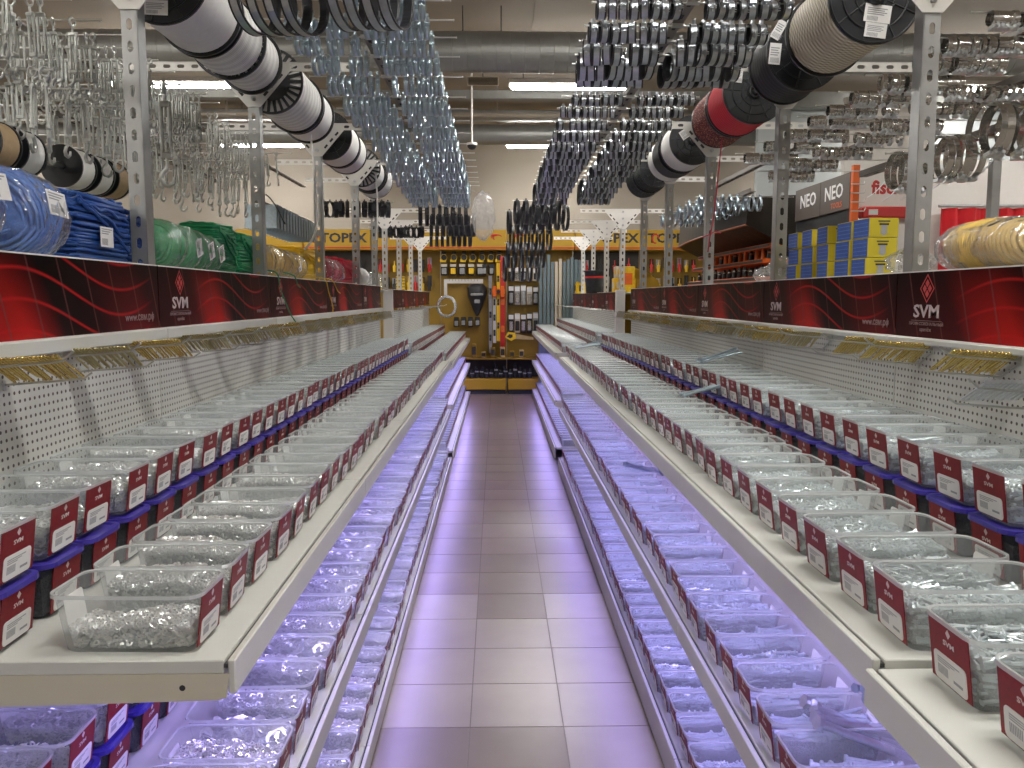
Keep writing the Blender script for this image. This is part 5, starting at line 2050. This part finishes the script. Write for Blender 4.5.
# hand saw
a = at(505, 341, 13.15)
mb = MB()
mb.prism([(.0, .06), (.05, .14), (.16, .13), (.18, .05), (.10, .0)], 0, .04, 0)
mb.prism([(.15, .12), (.45, .055), (.45, .02), (.15, .03)], .015, .02, 1)
mb.prism([(.03, .07), (.07, .11), (.12, .10), (.12, .06), (.08, .04)], -.002, .042, 2)
ob('hand_saw', mb.mesh('hand_saw', [M['yellow'], M['wood'], M['dark']]), loc=a, label='hand saw with yellow and black handle above the lower shelf', cat='saw')
# tools in the dark recess
for k in range(13):
    px = 472 + k * 4.8
    a = at(px, 375.5, 13.22)
    mb = MB()
    h = pr.uniform(.12, .24)
    mb.tube([(0, 0, 0), (.01, 0, h * .6), (pr.uniform(-.03, .03), 0, h)], [.035, .028, .02], 8)
    mb.cyl((0, 0, 0), (0, 0, .05), .04, n=10, mi=0)
    mb.box(-.03, -.03, h * .5, .03, .03, h * .62, 1)
    ob('power_tool', mb.mesh('power_tool', [M['dark'], M['greypack']]), loc=(a.x, 13.22, Z_(376.5) + .007), label='black hand tool standing on the yellow drawers, %s across' % nth(k), cat='tool', group='black tools on the drawers')
for k in range(6):
    px = 474 + k * 9.5
    a = at(px, 355.5, 13.2)
    mb = MB()
    h = pr.uniform(.08, .22)
    mb.box(-.035, -.04, 0, .035, .04, h, 0, .006)
    mb.box(-.03, -.043, h * .2, .03, -.04, h * .8, 1)
    ob('small_carton', mb.mesh('small_carton', [M['wood'] if k % 2 else M['ochre'], M['darkbrown']]), loc=(a.x, 13.2, Z_(356) + .002), label='small brown carton, %s across the lower display shelf' % nth(k), cat='box', group='cartons on the display shelf')
# rows of hand tools on the outer bays
nn = 0
for (p0, p1) in ((247, 372), (378, 438), (642, 702), (577, 636)):
    for r_, (y0, y1) in enumerate([(259, 272), (277, 291)]):
        px = p0
        while px < p1 - 6:
            a, b = at(px, y1, 13.42), at(px + 5, y0 + pr.uniform(-1, 2), 13.42)
            mb = MB()
            w, h = b.x - a.x, b.z - a.z
            mb.tube([(0, 0, 0), (0, 0, h * .55), (0, 0, h * .6), (0, 0, h)], [w * .3, w * .38, w * .12, w * .10], 7)
            mb.box(-w * .45, .02, h * .3, w * .45, .03, h * 1.05, 1)
            ob('screwdriver', mb.mesh('hand_tool', [M[pr.choice(['yellow', 'dark', 'dark', 'redp'])], M[pr.choice(['darkbrown', 'greypack', 'ochre'])]]), loc=((a.x + b.x) / 2, 13.42, a.z),
               label='hand tool on a card, %s in the %s row of the %s yellow bays' % (nth(int((px - p0) / 7)), ['upper', 'lower'][r_], 'outer left' if p0 == 247 else 'inner left' if p0 == 378 else 'outer right' if p0 == 642 else 'inner right'), cat='hand tool', group='hand tools on the outer display bays')
            px += 7
# tall blue-grey profiles leaning at the end of the right gondola
for k in range(12):
    px = 539 + k * 3.9
    x = X_(px, 13.02)
    mb = MB()
    h = Z_(pr.uniform(254, 262), 13.02)
    w = .052
    mb.box(0, 0, 0, w, .004, h)
    mb.box(0, 0, 0, .004, .035, h)
    mb.box(w - .004, 0, 0, w, .035, h)
    mb.box(w * .45, -.012, 0, w * .55, 0, h)
    ob('wall_profile' if False else 'plastic_profile', mb.mesh('profile', [M['pvc'] if k not in (4, 5) else M['beige']]), loc=(x, 13.02 - .02 * (k % 2), 0), label='tall blue-grey plastic profile standing beyond right gondola, %s across' % nth(k), cat='profile', group='tall plastic profiles')
# yellow boxes stack on the distant left gondola top
for k in range(5):
    a = at(424, 296 - k * 3.2, 10.2)
    mb = MB()
    mb.box(-.05, -.06, 0, .05, .06, .035, 0, .003)
    mb.box(-.052, -.062, .012, .052, .062, .020, 1)
    ob('small_yellow_box', mb.mesh('yellow_box', [M['yellow'], M['dark']]), loc=(GL.xb - .12, 10.2, TZL - .0195 + k * .036), label='small yellow box, %s from the bottom of the stack on distant left gondola' % nth(k), cat='box', group='yellow boxes on the distant left gondola')

# things on the distant right gondola top
mb = MB()
mb.box(-.09, -.10, 0, .09, .10, .17, 0, .02)
mb.box(-.095, -.06, .05, -.085, .06, .13, 1, .002)
mb.box(-.04, -.105, .04, .04, -.095, .13, 1, .002)
mb.box(.01, -.11, .03, .035, -.10, .14, 0, .002)
for q in (-.06, .06):
    mb.cyl((q, -.02, .17), (q, .02, .17), .02, n=10)
ob('tool_case', mb.mesh('tool_case', [M['yellow'], M['dark']]), loc=(1.285, 12.7, TZR - .019), label='yellow and black plastic case on the distant right gondola', cat='case')
tag(bpy.data.objects['tool_case'])
mb = MB()
mb.lathe([(0, 0), (.095, 0), (.115, .24), (.125, .25), (.125, .265), (.105, .265), (.10, .02)], (0, 0, 0), (0, 0, 1), 24, 0)
mb.lathe([(.111, .175), (.114, .20), (.1165, .20), (.1125, .175)], (0, 0, 0), (0, 0, 1), 24, 1)
ob('bucket', mb.mesh('bucket', [M['dark'], M['redp']]), loc=(at(588, 290, 9.6).x + .10, 9.85, TZR - .019), label='black bucket with red ring on the distant right gondola', cat='bucket')
for k, (dx, dy, dz, w, d_, h, m1, m2) in enumerate([(0, 0, 0, .22, .20, .15, 'yellow', 'beige'), (0, .0, .152, .19, .16, .12, 'beige', 'yellow'), (.0, -.27, 0, .13, .12, .26, 'yellow', 'orange')]):
    mb = MB()
    mb.box(-w / 2, -d_ / 2, 0, w / 2, d_ / 2, h, 0, .004)
    mb.box(-w / 2 - .001, -d_ * .4, h * .3, -w / 2, d_ * .4, h * .7, 1)
    mb.box(-w * .4, -d_ / 2 - .001, h * .3, w * .3, -d_ / 2, h * .75, 1)
    ob('tool_carton', mb.mesh('tool_carton', [M[m1], M[m2]]), loc=(1.33 + dx, 8.75 + dy, TZR - .019 + dz), label=['wide yellow carton under a pale one on the distant right gondola', 'pale carton stacked on the wide yellow carton', 'tall yellow and orange carton nearest the white upright'][k], cat='box')

# ================================================================== right background (next aisle)
# tall yellow display panel with arched top
mb = MB()
poly = [(-.10, 0), (.32, 0), (.32, 1.55), (.26, 1.72), (.12, 1.82), (-.02, 1.86), (-.10, 1.86)]
mb.prism(poly, 0, .06)
mb.box(.03, -.004, 1.45, .10, 0, 1.66, 1)
ob('arched_panel', mb.mesh('arched_panel', [M['yellowboard'], M['greypack']]), loc=(1.52, 9.2, 0), label='yellow display panel with arched top behind the right gondola', cat='display panel')

# dark canopy with printed fascia over an orange tool rack
YA, YB, XC = 6.45, 8.85, 1.92
root = ob('tool_rack', None, loc=(XC, YA, 0), label='dark-canopied rack of orange tools in the next aisle on the right', cat='rack')
L = YB - YA
mb = MB()
n = 14
vs, fs = [], []
for i in range(n + 1):
    t = i / n
    y = L * t
    bow = -.07 * math.sin(PI * t)
    zt, zb = 2.30 - .02 * t, 2.09 - .03 * t
    vs += [(bow, y, zb), (bow + .015, y, zt), (.50, y, zt + .02), (.50, y, zb - .25)]
for i in range(n):
    for k in range(3):
        a = i * 4 + k
        fs.append((a, a + 4, a + 5, a + 1))
    fs.append((i * 4 + 3, i * 4 + 7, i * 4 + 4, i * 4))
fs += [(0, 1, 2, 3), (n * 4 + 3, n * 4 + 2, n * 4 + 1, n * 4)]
mb.add(vs, fs, 0)
M['brownorange'] = PM('brown_orange_edge', (.30, .075, .012), .5)
M['fascia'] = PM('dark_photo_print', (.016, .012, .008), .4, 0, .95, 5, spec=.2)
cano = ob('canopy', mb.mesh('canopy', M['fascia']), root)
mb = MB()
pts = [(-.07 * math.sin(PI * t) - .004, L * t, 2.085 - .03 * t) for t in [i / 14 for i in range(15)]]
mb.tube(pts, .009, 6)
ob('orange_edge', mb.mesh('orange_edge', M['brownorange']), cano)
mb = MB()
mb.box(.46, 0, 0, .50, L, 2.05)
ob('back_panel', mb.mesh('rack_back', M['darkbrown']), root)
for k, z in enumerate((1.66, 1.80, 1.92)):
    mb = MB()
    mb.box(.10 + .05 * k, .05, z, .46, L - .05, z + .035, 0, .004)
    mb.box(.098 + .05 * k, .05, z + .008, .10 + .05 * k, L - .05, z + .028, 1)
    ob('rack_shelf', mb.mesh('rack_shelf', [M['orange'], M['dark']]), root)
for r_, (z, m) in enumerate(((1.695, 'dark'), (1.835, 'orange'), (1.955, 'dark'))):
    for k in range(14):
        y = YA + .12 + k * .158
        mb = MB()
        h = pr.uniform(.07, .10) if r_ < 2 else .10
        mb.tube([(0, 0, 0), (0, 0, h * .5), (.0, .012, h)], [.022, .02, .012], 7)
        mb.cyl((0, 0, h * .62), (0, 0, h * .75), .018, n=8, mi=1)
        mb.box(-.02, -.02, 0, .02, .02, .012, 0, .003)
        ob('rack_tool', mb.mesh('rack_tool', [M[m if k % 3 else 'dark'], M['stain'] if r_ != 1 else M['orange']]), loc=(XC + .18 + .05 * r_, y, z + .0005), label='%s of the upright tools on the %s orange rack shelf' % (nth(k), ['lowest', 'middle', 'top'][r_]), cat='tool', group='tools on the orange rack')
# further zinc clamps on the next aisle's rail
for i, y in enumerate((6.2, 6.55, 6.9, 7.25, 7.6)):
    for k in range(9):
        pipe_clamp('hanging_pipe_clamp', .055, .0195, False, 'zincb', (1.50 + k * .055, y, 2.27), hr.uniform(-.4, .4), hr.uniform(-.2, .2), 'bluish zinc clamp, %s across the %s rod past the red spool' % (nth(k), nth(i)), 'zinc clamps beyond the right spools')
    rod(1.83, y, 2.275, .36, 'peg rod of bluish clamps, %s past the red spool' % nth(i), 'hose clamp peg rods')
rail(1.83, 6.0, 7.8, 2.28, 'short steel rail with bluish clamps past the red spool')

# NEO sign board
zt, zb = 2.31, 2.085
Y1, Y2 = 5.23, 6.18
root = ob('sign_board', None, loc=(2.2, Y1, zb), label='dark grey double sign reading NEO above the cartons', cat='sign')
mb = MB()
mb.box(0, .0, 0, .03, (Y2 - Y1) / 2 - .003, zt - zb, 0, .002)
mb.box(0, (Y2 - Y1) / 2 + .003, 0, .03, Y2 - Y1, zt - zb, 0, .002)
ob('board', mb.mesh('board', M['signgrey']), root)
lm = MB()
for c, sub in ((.25, True), (.70, False)):
    text_faces(lm, 'NEO', .125, (-.001, c, .125), (0, -1, 0), (0, 0, 1), 0, .02, 1.15)
    if sub:
        text_faces(lm, 'TOOLS', .05, (-.001, c - .05, .04), (0, -1, 0), (0, 0, 1), 1, .01, 1.1)
ob('lettering', lm.mesh('lettering', [M['sticker'], M['orange']]), root)
mb = MB()
mb.box(.01, -.02, -.16, .03, Y2 - Y1, 0, 1)
mb.box(.002, -.03, -.20, .03, Y2 - Y1 + .05, -.11, 0)
mb.box(0, -.045, -.2, .04, -.01, .26, 0)
mb.box(.03, .0, -2.085, .06, Y2 - Y1, 0, 1)
ob('orange_frame', mb.mesh('orange_frame', [M['orange'], M['dark']]), root)
for k in range(4):
    a = at(851, 184 + k * 9, 5.15)
    mb = MB()
    mb.tube([(0, 0, 0), (.08, 0, .0), (.09, 0, .02)], .004, 6)
    ob('hanging_peg', mb.mesh('wire_peg', M['wire']), loc=a, label='short wire peg, %s from the top, beside the dark grey sign' % nth(k), cat='hook', group='wire pegs beside the sign')

# fischer sign
a, b = at(858, 207, 5.5), at(930, 169, 5.5)
root = ob('sign_board', None, loc=(a.x, 5.5, a.z), label='white sign with red lettering fischer behind the near right upright', cat='sign')
w, h = b.x - a.x, b.z - a.z
mb = MB()
mb.box(0, 0, 0, w, .03, h, 0, .004)
ob('board', mb.mesh('board', M['whitesign']), root)
lm = MB()
text_faces(lm, 'fischer', .118, (.235, -.001, h * .50), (1, 0, 0), (0, 0, 1), 0, .035, .95)
ob('lettering', lm.mesh('lettering', [M['redp']]), root)
mb = MB()
mb.box(.01, -.05, -.075, w - .08, .03, -.002, 0, .01)
mb.box(.05, -.052, -.055, .11, -.05, -.02, 1)
ob('red_rail', mb.mesh('red_rail', [M['redp'], M['sticker']]), root)
mb = MB()
mb.box(.04, .03, -a.z, w - .02, .06, h - .02, 0)
for k in range(10):
    mb.box(w - .06, .026, -.35 + k * .03, w - .045, .03, -.335 + k * .03, 1)
ob('stand', mb.mesh('stand', [M['whitesign'], M['dark']]), root)

# partitions of the stand area
for nm, (x0, y0, x1, y1, z0, z1), m, lb in (('partition_grey', (3.55, 11.5, 9.5, 11.6, 0, 4.05), 'wallgrey', 'grey partition wall of the stand area'),
                                          ('partition_beam', (3.55, 11.3, 9.5, 11.5, 4.05, 4.25), 'duct', 'dark beam on top of the grey partition'),
                                          ('partition_cream', (4.25, 10.3, 5.35, 10.4, 0, 3.95), 'whitesign', 'cream partition board before the grey wall'),
                                          ('partition_white', (3.85, 8.1, 6.6, 8.2, 0, 2.85), 'whitesign', 'white partition wall behind the red curtain')):
    mb = MB()
    mb.box(x0, y0, z0, x1, y1, z1)
    ob(nm, mb.mesh(nm, M[m]), kind='structure', label=lb)
mb = MB()
vs, fs = [], []
n = 120
for i in range(n + 1):
    t = i / n
    x = 4.25 + 2.0 * t
    y = 7.98 + .035 * math.sin(t * 75 + .6 * math.sin(t * 20)) + .01 * math.sin(t * 160)
    for z in (.05, 1.0, 1.8, 2.38):
        vs.append((x, y + (.012 * math.sin(t * 90) if z < 2 else 0), z))
for i in range(n):
    for k in range(3):
        a = i * 4 + k
        fs.append((a, a + 4, a + 5, a + 1))
mb.add(vs, fs, 0, True)
nv = len(vs)
M['curtain'] = PM('red_curtain', (.55, .012, .018), .65, 0, .12, 12)
o = ob('red_curtain', mb.mesh('red_curtain', M['curtain']), label='red pleated curtain along the white partition', cat='curtain')
sm = o.modifiers.new('thickness', 'SOLIDIFY')
sm.thickness = .006
mb = MB()
mb.cyl((0, 0, 0), (2.05, 0, 0), .015, n=10)
ob('curtain_rod', mb.mesh('curtain_rod', M['galv']), loc=(4.22, 7.98, 2.40), label='steel rod holding the red curtain', cat='rod')
# plain square post in front of the curtain
mb = MB()
mb.box(-.017, -.017, 0, .017, .017, 2.05, 0, .002)
mb.box(-.05, -.05, 0, .05, .05, .01)
ob('square_post', mb.mesh('square_post', M['galv']), loc=(1.90, 3.2, 0), label='plain grey square post in front of the red curtain', cat='post')

# ================================================================== left background (next aisle)
for k in range(14):
    y = 5.75 + k * .11
    mb = MB()
    mb.box(-.11, 0, -.16, .11, .004, 0)
    mb.box(-.11, 0, -.16, -.105, .05, 0)
    mb.box(.105, 0, -.16, .11, .05, 0)
    mb.box(-.11, 0, -.003, .11, .05, 0)
    mb.cyl((0, -.02, -.02), (0, .07, -.02), .006, n=8)
    ob('hanging_bracket', mb.mesh('zinc_bracket', M['pvcz'] if 'pvcz' in M else M['zincb']), loc=(-1.60 - .005 * k, y, 2.16), label='bluish zinc sheet bracket, %s in the hanging row behind yellow hanks' % nth(k), cat='bracket', group='zinc brackets behind the left gondola')
rail(-1.60, 5.6, 7.4, 2.165, 'short steel rail above the bluish zinc brackets')
for k in range(12):
    pipe_clamp('hanging_black_ring', .07, .022, True, 'rubber', (-1.50 + k * .05, 7.35 + .02 * (k % 3), 2.36), hr.uniform(-.3, .3), hr.uniform(-.4, .4), 'black ring clamp, %s in the bunch left of the far spools' % nth(k), 'black rings behind the left gondola', 'ring clamp')
rod(-1.22, 7.37, 2.365, .32, 'peg rod of black rings left of the far spools', 'far peg rods')
for k in range(10):
    pipe_clamp('hanging_black_ring', .06, .022, True, 'rubber', (-1.30 + k * .055, 9.0 + .02 * (k % 3), 2.28), hr.uniform(-.3, .3), hr.uniform(-.4, .4), 'black ring clamp, %s in the bunch on the distant left gondola' % nth(k), 'black rings on the distant left gondola', 'ring clamp')
rod(-1.05, 9.02, 2.285, .32, 'peg rod of black rings on the distant left gondola', 'far peg rods')

# ================================================================== light
w = bpy.data.worlds.new('world')
SC.world = w
w.use_nodes = True
w.node_tree.nodes['Background'].inputs[0].default_value = (.5, .48, .45, 1)
w.node_tree.nodes['Background'].inputs[1].default_value = .05
SC.view_settings.view_transform = 'Standard'
SC.view_settings.look = 'None'
SC.view_settings.gamma = 1.0
SC.view_settings.exposure = 0.1
SC.view_settings.use_curve_mapping = False
SC.cycles.max_bounces = 10
SC.cycles.diffuse_bounces = 3
SC.cycles.glossy_bounces = 3
SC.cycles.transmission_bounces = 4
SC.cycles.transparent_max_bounces = 40
SC.cycles.sample_clamp_indirect = 4.0
